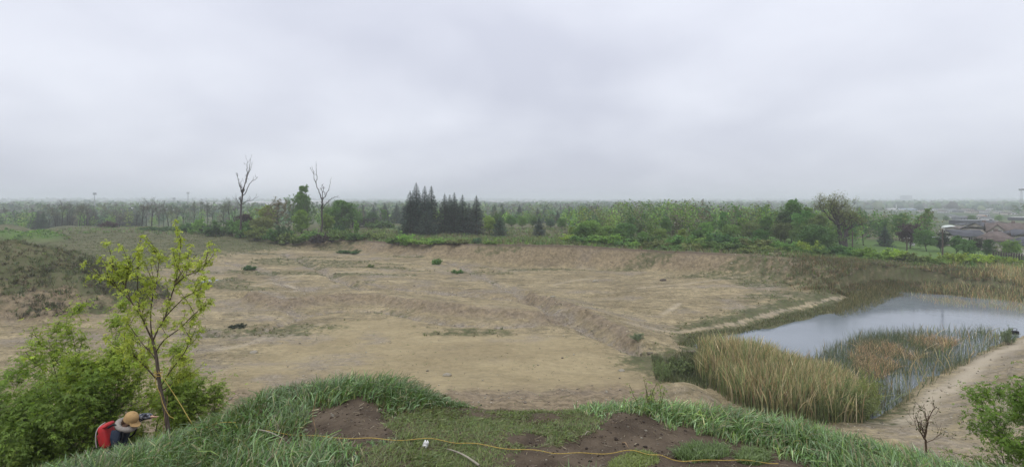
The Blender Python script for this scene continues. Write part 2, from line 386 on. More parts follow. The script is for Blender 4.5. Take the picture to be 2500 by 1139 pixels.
    lush = np.clip(sstep(48, 60, x) * sstep(0, 3, sdist) * (r < 190) + np.clip(gm1, 0, 1) + .8 * sstep(20, 5, np.abs(x + 30)) * sstep(20, 40, sdist) * (r < 230) + .7 * (x > 5) * (x < 30) * sstep(.3, 1.2, sdist) * sstep(9, 5, sdist), 0, 1)
    ld, _, _ = seg_dist(wob_x, wob_y, LOBE, True); lobe = sstep(-2.0, 2.5, np.where(inside(wob_x, wob_y, LOBE), ld, -ld)); band = np.exp(-((y - 57) / 3.5) ** 2) * sstep(-16, -8, x) * sstep(6, 0, x)
    fine = np.clip(lobe * (1 - gul) * (1 - bface) + .6 * band * (1 - bface), 0, 1)
    m.update(fine=fine, lush=lush, veg=np.clip(veg, 0, 1), soil=soil, rust=rust, grav=grav, pale=pale, psd=psd, sdist=sdist, bank=bank, mb=mb, gm=gm1 + gm2, dp=dp, R=R, rr=rr, hill=hillness, gul=gul, lip=lip)
    return z, m
def tz(x, y):
    return terrain(np.asarray(x, float), np.asarray(y, float))[0]
def tz1(x, y): return float(tz([x], [y])[0])

# one sheet, fine where the camera looks, coarse behind it
th_f = np.radians(np.linspace(-55, 55, 500)); th_b = np.radians(np.linspace(55, 305, 60))[1:-1]
TH = np.concatenate([th_f, th_b]); nth = len(TH)
RR = np.concatenate([[.05, .6, 1.2, 1.8], np.linspace(2.4, 8.6, 80), np.linspace(9.2, 24.5, 26), np.linspace(25, 46, 78), np.linspace(46.3, 140, 205), 140 * (4700 / 140) ** np.linspace(.012, 1, 96)])
gr, gt = np.meshgrid(RR, TH, indexing='ij'); gx, gy = gr * np.sin(gt), gr * np.cos(gt)
gz, gm_ = terrain(gx.ravel(), gy.ravel())
a = np.arange(nth); b = (a + 1) % nth
quads = np.concatenate([np.stack([i * nth + a, i * nth + b, (i + 1) * nth + b, (i + 1) * nth + a], 1)[:, ::-1] for i in range(len(RR) - 1)])

def ground_material():
    m = M('ground'); A = lambda k: m.attr(k).outputs['Fac']
    big = m.noise(.09, 4, .6, m.scaled((1, 2.2, 1))); mid = m.noise(.7, 5, .65, m.scaled((1, 1.8, 1))); fine = m.noise(7, 4, .7); tiny = m.noise(38, 3, .7)
    strk = m.noise(.5, 4, .6, m.scaled((.55, 1.7, 1)))
    sand = m.mix(m.rng(big, .36, .64), (.262, .210, .120), (.370, .300, .176))
    sand = m.mix(m.math('MULTIPLY', m.rng(mid, .5, .72), .55), sand, (.185, .152, .096))
    sand = m.mix(m.math('MULTIPLY', m.rng(strk, .52, .7), .5), sand, (.150, .130, .086))
    spk = m.rng(fine, .56, .70); sand = m.mix(m.math('MULTIPLY', spk, .55), sand, (.10, .083, .060))
    spk2 = m.rng(tiny, .62, .74); sand = m.mix(m.math('MULTIPLY', spk2, .55), sand, (.42, .36, .27))
    def dots(scale, lo, hi, patch, pa, pb, keep):
        v = m.n('ShaderNodeTexVoronoi', feature='F1'); v.inputs['Scale'].default_value = scale; m.l(m.pos(), v.inputs['Vector'])
        c = m.n('ShaderNodeSeparateColor'); m.l(v.outputs['Color'], c.inputs[0])
        f = m.rng(v.outputs['Distance'], lo, hi, 1.0, 0.0); f = m.math('MULTIPLY', f, m.rng(c.outputs[1], keep, keep + .05))
        return m.math('MULTIPLY', f, m.rng(patch, pa, pb))
    patch1 = m.noise(.16, 4, .6, m.scaled((1, 1.7, 1))); patch2 = m.noise(.35, 4, .65, m.scaled((.6, 2.2, 1)))
    sand = m.mix(m.math('MULTIPLY', m.rng(patch2, .52, .66), .55), sand, (.150, .126, .084))
    sand = m.mix(m.math('MULTIPLY', dots(2.3, .16, .34, patch1, .40, .62, .55), .8), sand, (.085, .076, .046))
    sand = m.mix(m.math('MULTIPLY', dots(6.5, .18, .36, patch2, .38, .60, .45), .75), sand, (.10, .085, .058))
    sand = m.mix(m.math('MULTIPLY', dots(8.5, .18, .32, patch1, .30, .55, .70), .8), sand, (.50, .44, .34))
    grit = m.noise(2.2, 7, .78, m.scaled((.8, 1.25, 1))); grit2 = m.noise(.55, 6, .7)
    gm1 = m.mix(m.rng(grit, .36, .64), (.64, .65, .64), (1.17, 1.17, 1.17)); gm2 = m.mix(m.rng(grit2, .36, .62), (1.06, 1.06, 1.07), (.78, .79, .78))
    fs = m.math('MULTIPLY', A('fine'), .75); sand = m.mix(fs, sand, m.mix(m.rng(big, .3, .7), (.282, .228, .130), (.332, .272, .156)))
    gm1 = m.mix(m.math('MULTIPLY', A('fine'), .55), gm1, (1, 1, 1)); gm2 = m.mix(m.math('MULTIPLY', A('fine'), .7), gm2, (1.03, 1.03, 1.03))
    sand = m.mix(1.0, m.mix(1.0, sand, gm1, 'MULTIPLY'), gm2, 'MULTIPLY')
    vo = m.n('ShaderNodeTexVoronoi', feature='F1'); vo.inputs['Scale'].default_value = 5.5; m.l(m.pos(), vo.inputs['Vector'])
    vc = m.n('ShaderNodeSeparateColor'); m.l(vo.outputs['Color'], vc.inputs[0])
    gcol = m.mix(vc.outputs[0], (.10, .085, .068), (.40, .35, .285))
    grav = m.mix(m.rng(tiny, .4, .6), gcol, (.20, .17, .13))
    col = m.mix(m.math('MULTIPLY', A('grav'), m.rng(mid, .3, .62)), sand, grav)
    col = m.mix(m.math('MULTIPLY', A('rust'), .75), col, m.mix(m.rng(m.noise(1.9, 7, .75), .38, .62), (.105, .080, .052), (.275, .212, .138)))
    col = m.mix(A('pale'), col, (.42, .36, .265))
    g1 = m.mix(m.rng(m.noise(.45, 4, .6), .35, .65), (.062, .068, .030), (.118, .112, .060))
    g1 = m.mix(m.rng(m.noise(2.6, 3, .6), .45, .75), g1, (.082, .112, .038))
    g1 = m.mix(m.math('MULTIPLY', A('lush'), m.rng(m.noise(1.2, 4, .6), .2, .6, .55, 1.0)), g1, (.082, .158, .036))
    vf = m.math('ADD', A('veg'), m.math('MULTIPLY', m.math('SUBTRACT', m.noise(1.1, 5, .7), .5), 1.5))
    col = m.mix(m.math('MULTIPLY', m.rng(vf, .30, .72), .92), col, g1)
    dirt = m.mix(m.rng(m.noise(2.2, 5, .65), .35, .68), (.060, .045, .031), (.122, .094, .065))
    dirt = m.mix(m.math('MULTIPLY', m.rng(m.noise(60, 3, .7), .60, .72), .6), dirt, (.25, .21, .165))
    dirt = m.mix(m.math('MULTIPLY', m.rng(m.noise(14, 3, .7), .6, .75), .5), dirt, (.045, .035, .028))
    col = m.mix(A('soil'), col, dirt)
    far = m.mix(m.rng(m.noise(.006, 3, .6), .42, .6), (.055, .085, .035), (.13, .14, .065))
    cd = m.n('ShaderNodeVectorMath', operation='LENGTH'); m.l(m.pos(), cd.inputs[0])
    col = m.mix(m.rng(cd.outputs['Value'], 200, 420), col, far)
    hgt = m.math('ADD', m.math('MULTIPLY', fine, .6), m.math('MULTIPLY', tiny, .35)); hgt = m.math('ADD', hgt, mid)
    return m.done(m.bsdf(col, .95, .12, m.bump(hgt, .55, .07)))
g = Geo(); g.add(np.stack([gx.ravel(), gy.ravel(), gz], 1), quads)
ground = g.build('ground', ground_material(), smooth=True, attrs={k: gm_[k] for k in ('veg', 'soil', 'rust', 'grav', 'pale', 'lush', 'fine')})
tag(ground, 'sandy gravel pit floor with cut bank, fields and grassy hilltop', kind='structure')
print('terrain', time.time() - T0)

# water
def water_material():
    m = M('pond water'); w1 = m.noise(.9, 3, .5, m.scaled((1, 2, 1))); w2 = m.noise(7, 2, .5, m.scaled((1, 2.2, 1)))
    h = m.math('ADD', m.math('MULTIPLY', w1, .5), m.math('MULTIPLY', w2, .12))
    c = m.mix(m.rng(m.noise(.12, 3), .35, .65), (.150, .178, .200), (.180, .208, .232))
    return m.done(m.bsdf(c, .09, .5, m.bump(h, .12, .06), IOR=1.33))
WATER = water_material()
cen = POND.mean(0); ring = [(p - cen) * 1.05 + cen for p in POND]; k = len(ring)
V = np.array([[*p, -.8] for p in ring] + [[*cen, -.8]]); wf = [(i, (i + 1) % k, k) for i in range(k)]
pond = Geo().mix(V, [f[::-1] if np.cross(ring[0] - cen, ring[1] - cen) < 0 else f for f in wf]).build('pond', WATER)
tag(pond, 'still grey pond between the sandy bank and the gravel pit', kind='structure')
pz = tz1(*P(518, 686, .6)) + .12; pc = P(518, 686, pz)
an = np.arange(20) * 2 * pi / 20; rp = 1 + .25 * np.sin(an * 2 + 1) + .12 * np.sin(an * 5)
V = np.stack([pc[0] + 1.7 * rp * np.cos(an), pc[1] + 2.6 * rp * np.sin(an), np.full(20, pz)], 1); V = np.vstack([V, [[*pc, pz]]])
pud = Geo().mix(V, [(i, (i + 1) % 20, 20) for i in range(20)]).build('puddle', WATER)
tag(pud, 'small shiny rain puddle on the left of the pit floor', kind='structure')
# ------------------------------------------------------------------ plants: generators
def nrm(v): v = np.asarray(v, float); return v / (np.linalg.norm(v, axis=-1, keepdims=True) + 1e-9)
def leaves(rng, C, size, col, var=.2, aspect=.55, droop=0.0, flat=0.0):
    """diamond leaves or leaf clumps round the points C"""
    n = len(C); u = rng.normal(size=(n, 3)); u[:, 2] = u[:, 2] * (1 - flat) - droop; u = nrm(u)
    w = nrm(rng.normal(size=(n, 3)) + [0, 0, flat * 2.5]); v = nrm(np.cross(u, w))
    s = (size * (.6 + .8 * rng.random(n)))[:, None]; C = np.asarray(C)
    fold = nrm(np.cross(u, v)) * s * .18
    V = np.stack([C - u * s * .5, C + v * s * aspect * .5 + fold, C + u * s * .5, C - v * s * aspect * .5 + fold], 1).reshape(-1, 3)
    Fq = np.arange(n * 4).reshape(-1, 4)
    c = np.asarray(col)[None, :] * np.exp(rng.normal(0, var, (n, 1))) * (1 + rng.normal(0, var * .25, (n, 3)))
    return V, Fq, np.repeat(np.clip(c, 0, 1), 4, 0)
def compound(rng, C, size, col, var=.18, droop=.45):
    """drooping compound leaves of five leaflets at the points C"""
    n = len(C); C = np.asarray(C); a = rng.normal(size=(n, 3)); a[:, 2] = rng.normal(-droop, .3, n); a = nrm(a); s_ = nrm(np.cross(a, [0, 0, 1.]) + rng.normal(0, .15, (n, 3))); sz = (size * np.exp(rng.normal(0, .28, n)))[:, None]; up = nrm(np.cross(s_, a)); VV = []
    for off, ca, cs in ((1.0, 1.0, 0.), (.75, .55, .8), (.75, .55, -.8), (.2, .4, .9), (.2, .4, -.9)):
        d = nrm(a * ca + s_ * cs + [0, 0, -.25] + rng.normal(0, .12, (n, 3))); w = nrm(np.cross(d, up)); L = sz * rng.uniform(.75, 1.15, (n, 1)) * (1 if cs == 0 else .85); b = C + a * sz * off * .8; m = b + d * L * .42 - up * L * .04
        VV.append(np.stack([b, m + w * L * .21, b + d * L - up * L * .12, m - w * L * .21], 1))
    V = np.stack(VV, 1).reshape(-1, 3); k = np.exp(rng.normal(0, var, (n, 1))); yel = 1 + rng.gamma(1., .10, (n, 1)) * [1.3, .7, .2]; c = np.asarray(col)[None] * k * yel
    c = np.repeat(c, 5, 0) * np.exp(rng.normal(0, var * .5, (n * 5, 1))); return V, np.arange(n * 20).reshape(-1, 4), np.repeat(np.clip(c, 0, 2.2), 4, 0)
def wander(rng, a, d, L, n, bend=.15, up=0.0):
    p = [np.array(a, float)]; d = nrm(d)
    for i in range(n):
        d = nrm(d + rng.normal(0, bend, 3) + [0, 0, up]); p.append(p[-1] + d * L / n)
    return np.array(p), d
def deciduous(seed, H=10., Wd=7., start=.18, shape='round', nl=5000, ls=.30, lim=26, col=(1, 1, 1), bare=.0, stems=1, trunk_r=.16, spread=.5, lobes=0, rs=1.0):
    rng = np.random.default_rng(seed); wood = Geo(); tips = []; bc = np.array((.085, .072, .06))
    for st in range(stems):
        a0 = rng.random() * 6.28; base = np.array([math.cos(a0), math.sin(a0), 0]) * (.25 * (stems > 1)) * rng.random()
        lean = np.array([math.cos(a0), math.sin(a0), 0]) * (.42 * rng.random() + .1 if stems > 1 else .04)
        tr, _ = wander(rng, base - [0, 0, .15], np.array([0, 0, 1]) + lean, H * (.93 if stems == 1 else .6 + .35 * rng.random()), 9, .06, .05)
        rad = trunk_r / math.sqrt(stems) * (1 - np.linspace(0, 1, 10) ** 1.1 * .93); wood.add(*tube(tr, rad, 5), bc)
        for i in range(lim // stems):
            f = start + (.97 - start) * (i + rng.random()) / (lim // stems); k = f * 9; j = min(int(k), 8); p = tr[j] + (tr[j + 1] - tr[j]) * (k - j)
            g_ = (f - start) / (1 - start)
            prof = {'round': math.sin(pi * min(1, .18 + .82 * g_)) ** .7, 'oval': math.sin(pi * min(1, .1 + .9 * g_)) ** .9 * .9, 'cone': (1 - g_) * .95 + .08, 'vase': .35 + .65 * math.sin(pi * min(.95, g_ * .9 + .05)), 'column': .55 * (1 - .6 * g_)}[shape]
            L = max(.35, Wd * .5 * prof * (.7 + .5 * rng.random())) / (1 if stems == 1 else 1.5); az = i * 2.4 + rng.normal(0, .5)
            rise = .25 + .9 * g_ + .25 * rng.random(); d = np.array([math.cos(az), math.sin(az), rise])
            br, de = wander(rng, p, d, L * 1.15, 5, .14, .06); r0 = max(.012 * rs, rad[j] * .55)
            wood.add(*tube(br, np.linspace(r0, .012 * rs, 6), 4), bc)
            for q in range(4):
                bp = br[2 + q % 4]; sb, _ = wander(rng, bp, de + rng.normal(0, .7, 3), L * .42 * (.6 + .7 * rng.random()), 3, .2, .1)
                wood.add(*tube(sb, np.linspace(max(.010 * rs, r0 * .4), .007 * rs, 4), 3), bc); tips += [sb[1], sb[2], sb[3], sb[3]]
            tips += [br[-1], br[-2]]
    tips = np.array(tips); leaf = Geo()
    keep = tips[rng.random(len(tips)) > bare]; ci = rng.integers(0, len(keep), nl); sg = rng.gamma(2., .5, (nl, 1)) * spread * .5
    C = keep[ci] + nrm(rng.normal(size=(nl, 3))) * sg * [1, 1, .8]
    if lobes:                                                             # puffs of foliage through the crown
        rx = Wd * .5 * {'column': .62, 'oval': .92}.get(shape, 1.0); rz = H * (1 - start * .8) * .5; zc_ = H - rz; u = nrm(rng.normal(size=(lobes, 3))) * rng.random((lobes, 1)) ** .45 * .80
        tp_ = 1 - .5 * np.maximum(0, u[:, 2:3]) * (shape in ('oval', 'column')); LC = u * [rx, rx, rz] * np.hstack([tp_, tp_, np.ones_like(tp_)]) + [0, 0, zc_]; LR = rx * rng.uniform(.26, .46, lobes)
        m_ = int(nl * .72); li = rng.integers(0, lobes, m_); du = nrm(rng.normal(size=(m_, 3)) + [0, 0, .35]); C[:m_] = LC[li] + du * (LR[li] * rng.uniform(.55, 1.12, m_))[:, None] * [1, 1, .9]
    tone = np.exp(rng.normal(0, .16, len(keep)))[ci][:, None]
    V, Fq, c = leaves(rng, C, ls, col, .16); c = np.clip(c * np.repeat(tone, 4, 0), 0, 1)
    leaf.add(V, Fq, c); return wood, leaf
def shrub_geo(seed, H=3., Wd=4., nl=2600, ls=.22, spread=.38, up=1.0):
    rng = np.random.default_rng(seed); wood = Geo(); tips = []; bc = np.array((.09, .075, .06))
    for i in range(16):
        az = i * 2.4 + rng.normal(0, .3); out = rng.random() ** .6; d = np.array([math.cos(az) * out * Wd / H * .6, math.sin(az) * out * Wd / H * .6, up])
        st, de = wander(rng, [math.cos(az) * out * Wd * .12, math.sin(az) * out * Wd * .12, -.1], d, H * (1 - .25 * out) * (.75 + .35 * rng.random()), 6, .12, .0)
        wood.add(*tube(st, np.linspace(.03, .008, 7), 3), bc)
        for q in range(5):
            sb, _ = wander(rng, st[2 + q % 5], de + rng.normal(0, .6, 3), H * .3 * (.5 + rng.random()), 3, .2, .05); tips += [sb[1], sb[2], sb[3]]
            wood.add(*tube(sb, np.linspace(.012, .006, 4), 3), bc)
        tips += [st[-1], st[-2], st[-1]]
    tips = np.array(tips); ci = rng.integers(0, len(tips), nl); C = tips[ci] + nrm(rng.normal(size=(nl, 3))) * rng.gamma(2., .5, (nl, 1)) * spread * .5
    C[:, 2] = np.maximum(C[:, 2], .05 + .2 * rng.random(nl)); tone = np.exp(rng.normal(0, .15, len(tips)))[ci][:, None]
    V, Fq, c = leaves(rng, C, ls, (1, 1, 1), .16); return wood, Geo().add(V, Fq, np.clip(c * np.repeat(tone, 4, 0), 0, 1.6))
def spruce_geo(seed, H=14., Wd=5.2, low=.03, dense=1.0, ls=.42):
    rng = np.random.default_rng(seed); wood = Geo(); leaf = Geo(); bc = np.array((.06, .05, .042))
    wood.add(*tube([[0, 0, -.2], [0, 0, H * .5], [.05, 0, H]], [.2, .11, .015], 6), bc)
    z = H * low; CC = []; UU = []; k = 0
    while z < H * .985:
        g_ = z / H; L0 = Wd * .5 * ((1 - g_) ** .95) * (.98 + .1 * math.sin(z * 3.1)) + .12; nb = 6 + int(2 * rng.random())
        for i in range(nb):
            az = k * .7 + i * 2 * pi / nb + rng.normal(0, .25); L = L0 * (.72 + .42 * rng.random()); dv = np.array([math.cos(az), math.sin(az), 0])
            s = np.linspace(0, 1, 5)[:, None]; sag = -.32 * (1 - g_ * 1.35) * L; tipup = .18 * L
            br = np.array([0, 0, z]) + dv * s * L + np.array([0, 0, 1]) * (sag * s + tipup * s ** 3)
            if L > .8: wood.add(*tube(br, np.linspace(.028, .006, 5), 3), bc)
            n = max(4, int(L * 9 * dense)); t = rng.random(n) ** .75; j = np.minimum((t * 4).astype(int), 3); f = (t * 4 - j)[:, None]
            pt = br[j] * (1 - f) + br[j + 1] * f; side = np.array([-dv[1], dv[0], 0]); wd = rng.normal(0, 1, (n, 1)) * (.30 * L * (1.1 - t[:, None] * .7))
            pt = pt + side * wd + np.array([0, 0, -1]) * np.abs(rng.normal(0, .10, (n, 1))) * (1 + L * .5) + dv * np.abs(wd) * .25
            CC.append(pt); UU.append(nrm(dv + side * np.sign(wd) * .7 + [0, 0, -.35] + rng.normal(0, .25, (n, 3))))
        z += (.24 + .12 * rng.random()) * (1.25 - .55 * g_); k += 1
    for i in range(26):
        CC.append(np.array([[0, 0, H * (.93 + .075 * i / 26)]])); UU.append(nrm(rng.normal(size=(1, 3)) + [0, 0, .5]))
    C = np.concatenate(CC); u = np.concatenate(UU); n = len(C); w = nrm(rng.normal(size=(n, 3)) * .5 + [0, 0, 1]); v = nrm(np.cross(u, w))
    sc = np.clip((1 - C[:, 2:3] / H) * 1.5 + .35, .4, 1); s = ls * (.7 + .6 * rng.random((n, 1))) * sc
    V = np.stack([C - u * s * .5, C + v * s * .16 - [0, 0, .04], C + u * s * .5, C - v * s * .16 - [0, 0, .04]], 1).reshape(-1, 3)
    c = np.repeat(np.exp(rng.normal(0, .38, (n, 1))) * np.ones((n, 3)), 4, 0); leaf.add(V, np.arange(n * 4).reshape(-1, 4), c); return wood, leaf
def grow(rng, wood, a, d, L, r, lev, col, tips, spread=.55, up=.05, sides=4, minr=.012, n=4, ratio=.68):
    p, de = wander(rng, a, d, L, n, .10, up); r1 = max(minr, r * .55)
    wood.add(*tube(p, np.linspace(r, r1, n + 1), sides if r > .03 else 3), col)
    if lev == 0: tips += [p[-1], p[-2]]; return
    for i in range(2 + (rng.random() < .7)):
        j = n if i == 0 else rng.integers(max(1, n - 3), n + 1); dd = nrm(de + rng.normal(0, spread, 3))
        grow(rng, wood, p[j], dd, L * ratio * (.75 + .5 * rng.random()), r1 * (.95 if i == 0 else .7), lev - 1, col, tips, spread, up, sides, minr, max(3, n - 1), ratio)
def bare_geo(seed, H=11., lev=5, spread=.5, nl=300, trunk=.35, lean=.05):
    rng = np.random.default_rng(seed); wood = Geo(); tips = []; bc = np.array((.040, .036, .033))
    p, de = wander(rng, [0, 0, -.2], [rng.normal(0, lean), rng.normal(0, lean), 1], H * trunk, 4, .03); wood.add(*tube(p, np.linspace(.17, .13, 5), 6), bc)
    for i in range(3 + (rng.random() < .5)):
        grow(rng, wood, p[-1] - [0, 0, .25 * i], nrm(de + rng.normal(0, .42, 3) * [1, 1, .4]), H * .24, .10 / (1 + .25 * i), lev - 1, bc, tips, spread, .10, 4, .016, 4, .70)
    tips = np.array(tips); top = tips[:, 2].max(); k = H / top
    for i in range(len(wood.V)): wood.V[i] = wood.V[i] * [1, 1, k]
    tips[:, 2] *= k; ci = rng.integers(0, len(tips), nl); V, Fq, c = leaves(rng, tips[ci] + rng.normal(0, .2, (nl, 3)), .16, (1, 1, 1), .2)
    return wood, Geo().add(V, Fq, c)

PROTO = {}
def proto(key, geo, wm=BARK, lm=LEAF):
    w, l = geo; lv = np.concatenate(l.V); hgt = lv[:, 2].max(); wid = np.percentile(np.hypot(lv[:, 0], lv[:, 1]), 97) * 2
    PROTO[key] = (w.mesh(key + '_wood', wm), l.mesh(key + '_leaf', lm), hgt, wid)
for i in range(3): proto('round%d' % i, deciduous(100 + i, 10, 8, .2, 'round', 8000, .36, 28, trunk_r=.17, lobes=26))
for i in range(3): proto('oval%d' % i, deciduous(110 + i, 12, 6, .14, 'oval', 8000, .34, 32, trunk_r=.16, lobes=26))
for i in range(2): proto('column%d' % i, deciduous(120 + i, 12, 5, .1, 'column', 6500, .32, 34, trunk_r=.12, spread=.4, lobes=26))
for i in range(2): proto('sparse%d' % i, deciduous(130 + i, 11, 8, .3, 'vase', 3400, .28, 26, trunk_r=.18, bare=.2, spread=.45))
for i in range(2): proto('multi%d' % i, deciduous(140 + i, 7, 6.5, .12, 'round', 7000, .34, 30, stems=4, trunk_r=.16, lobes=24))
for i in range(4): proto('shrub%d' % i, shrub_geo(150 + i, 3, 4.2 + .5 * i, 4200, .32))
for i in range(2): proto('fine%d' % i, shrub_geo(190 + i, 3, 4.0, 11000, .10, .30, 1.2))
for i in range(2): proto('low%d' % i, shrub_geo(160 + i, 1.6, 3.2, 2400, .26, .3, .7))
for i in range(4): proto('spruce%d' % i, spruce_geo(170 + i, 14, 4.9 + .35 * (i % 2), .03, 1.6, .46), BARK, NEEDLE)
proto('fatspruce', spruce_geo(178, 8, 5.6, .02, 2.0, .42), BARK, NEEDLE)
for i in range(4): proto('bare%d' % i, bare_geo(180 + i, 11, 5, .42 + .05 * i, 420, .30 + .06 * i))
print('protos', time.time() - T0)

ORD = ('first second third fourth fifth sixth seventh eighth ninth tenth eleventh twelfth thirteenth fourteenth fifteenth sixteenth seventeenth eighteenth nineteenth twentieth '
       'twenty-first twenty-second twenty-third twenty-fourth twenty-fifth twenty-sixth twenty-seventh twenty-eighth twenty-ninth thirtieth thirty-first thirty-second thirty-third thirty-fourth thirty-fifth thirty-sixth').split()
prng = np.random.default_rng(5)
def plant(key, px, top, width, d, color, name, cat, label, group=None, crown='crown', stem='trunk'):
    """stand a plant of a kind at photo column px and depth d so that its top reaches photo row top"""
    wm, lm, hg, wd = PROTO[key]; x = (px - 1250) / F * d; z = tz1(x, d); H = EYE - (top - HY) / F * d - z
    H = max(H, .4); sw = width * (1.15 if d > 60 else 1.0) / F * d / wd
    if key[:4] in ('roun', 'oval', 'colu', 'mult'): sw = min(sw, 1.25 * H / hg)
    o = empty(name, (x, d, z - .05), prng.random() * 6.28, (sw, sw, H / hg))
    l = link(crown, lm, o); l['kind'] = 'stuff'; l.color = (*[min(1., 1.9 * v) for v in color], 1); link(stem, wm, o)
    return tag(o, label, cat, group)
GREEN = (.074, .140, .036); FRESH = (.118, .195, .042); YEL = (.180, .245, .045); DEEP = (.048, .096, .032); OLIVE = (.105, .130, .044); DUSK = (.035, .044, .028); CON = (.024, .042, .028); BUD = (.11, .105, .06); PURP = (.05, .035, .035); BLUG = (.055, .095, .055)
def vary(c, s=.14):
    k = math.exp(prng.normal(0, s)); return tuple(float(max(.01, v * k * (1 + prng.normal(0, .06)))) for v in c)
def ordered(rows, fmt, group, name, cat, **kw):
    """rows (px, top, width, depth, proto, colour): plants told apart by their order from the left"""
    for i, (px, top, w, d, key, c) in enumerate(sorted(rows, key=lambda q: q[0])):
        plant(key, px, top, w, d, vary(c), name, cat, fmt % ORD[i], group, **kw)

# ---- spruces by the bank (named one by one)
SPR = [  # px, top, width, depth, proto, label
    (1001, 464, 62, 139, 'spruce1', 'dark spruce at the left end of the central spruce clump'),
    (1016, 444, 60, 142, 'spruce0', 'tallest dark spruce of the central clump'),
    (1037, 452, 54, 139, 'spruce2', 'dark spruce third from left in the central clump'),
    (1053, 452, 56, 143, 'spruce3', 'dark spruce at the right end of the tall four-spruce clump'),
    (1086, 470, 50, 145, 'spruce1', 'first slim spruce right of the gap in the spruce clump'),
    (1098, 474, 44, 149, 'spruce2', 'half-hidden slim spruce between two others right of the gap'),
    (1109, 468, 48, 144, 'spruce0', 'third slim spruce right of the gap in the spruce clump'),
    (1129, 473, 50, 143, 'spruce3', 'fourth slim spruce right of the gap in the spruce clump'),
    (1145, 493, 34, 152, 'spruce2', 'short spruce behind, between the two rightmost tall spruces'),
    (1163, 475, 54, 142, 'spruce1', 'tall spruce standing last on the right of the clump'),
    (1221, 526, 46, 138, 'fatspruce', 'short broad spruce beside the bright green sapling'),
    (1316, 525, 38, 134, 'fatspruce', 'lone dark round pine on the brown mound above the bank'),
    (1040, 512, 60, 136, 'fatspruce', 'low dense spruce in front of the tall spruce clump')]
for px, top, w, d, key, lab in SPR: plant(key, px, top, w, d, vary(CON, .1), 'spruce_tree', 'spruce', lab, 'spruces above the bank')
ordered([(1207, 498, 26, 260, 'spruce0', CON), (1228, 503, 30, 250, 'spruce1', CON), (1268, 499, 26, 270, 'spruce2', CON), (1312, 506, 30, 260, 'spruce3', CON), (1345, 508, 40, 265, 'fatspruce', CON), (1390, 501, 22, 240, 'spruce2', CON), (1361, 512, 26, 262, 'spruce3', CON),
         (1430, 507, 24, 235, 'spruce3', CON), (1443, 510, 22, 245, 'spruce1', CON), (1456, 500, 28, 232, 'spruce0', CON), (1470, 512, 26, 240, 'spruce1', CON), (1508, 507, 34, 225, 'fatspruce', CON), (1290, 512, 30, 255, 'spruce3', CON), (1330, 500, 18, 275, 'spruce0', CON)],
        '%s conifer from the left in the line behind the central scrub', 'conifers behind the scrub', 'conifer_tree', 'conifer')
ordered([(860, 493, 34, 240, 'fatspruce', CON), (885, 497, 34, 250, 'fatspruce', CON), (912, 500, 36, 245, 'fatspruce', CON), (940, 494, 40, 240, 'fatspruce', CON), (968, 495, 44, 235, 'fatspruce', CON), (985, 499, 40, 250, 'fatspruce', CON), (840, 500, 30, 255, 'fatspruce', CON)],
        '%s hazy pine from the left, far behind the left of the spruce clump', 'far pines left of the spruces', 'pine_tree', 'pine')
# ---- dark conifers and bare trees beyond the left field
ordered([(80, 518, 28, 205, 'fatspruce', DUSK), (93, 512, 30, 210, 'fatspruce', CON), (106, 514, 28, 207, 'fatspruce', CON), (228, 508, 46, 232, 'fatspruce', DUSK), (255, 512, 50, 235, 'fatspruce', DUSK), (285, 513, 46, 240, 'fatspruce', DUSK), (312, 514, 46, 236, 'fatspruce', DUSK), (335, 513, 44, 238, 'fatspruce', DUSK), (200, 512, 46, 230, 'fatspruce', DUSK), (170, 512, 48, 226, 'fatspruce', DUSK), (140, 510, 46, 222, 'fatspruce', DUSK)],
        '%s dark low pine from the left beyond the left field', 'dark pines beyond the left field', 'pine_tree', 'pine')
ordered([(120, 497, 40, 200, 'bare0', BUD), (137, 492, 40, 206, 'bare1', BUD), (150, 482, 50, 200, 'bare2', BUD), (163, 484, 46, 204, 'bare3', BUD), (177, 492, 36, 202, 'bare0', BUD), (193, 487, 36, 200, 'bare1', BUD), (211, 485, 46, 198, 'bare2', BUD), (205, 492, 36, 205, 'bare3', BUD), (222, 497, 34, 210, 'bare1', BUD),
         (258, 501, 40, 220, 'bare1', BUD), (272, 502, 36, 225, 'bare3', BUD), (292, 500, 40, 222, 'bare0', BUD), (333, 506, 26, 190, 'bare2', BUD), (345, 486, 40, 188, 'bare1', BUD), (357, 480, 46, 186, 'bare0', BUD), (370, 478, 54, 185, 'bare2', BUD), (388, 496, 30, 190, 'bare3', BUD), (412, 489, 40, 188, 'bare1', BUD), (418, 494, 30, 192, 'bare0', BUD), (431, 498, 34, 186, 'bare3', BUD),
         (448, 496, 32, 184, 'bare2', BUD), (472, 482, 30, 180, 'bare1', BUD), (490, 487, 34, 178, 'bare0', BUD), (505, 481, 36, 176, 'bare3', BUD), (520, 500, 30, 178, 'bare2', BUD), (547, 482, 40, 172, 'bare1', BUD), (560, 478, 34, 174, 'bare3', BUD), (572, 488, 34, 176, 'bare0', BUD), (615, 500, 40, 165, 'bare2', BUD), (400, 502, 26, 195, 'bare2', BUD)],
        '%s leafless tree from the left in the bare row beyond the left field', 'bare trees beyond the left field', 'bare_tree', 'tree', crown='twig_buds')
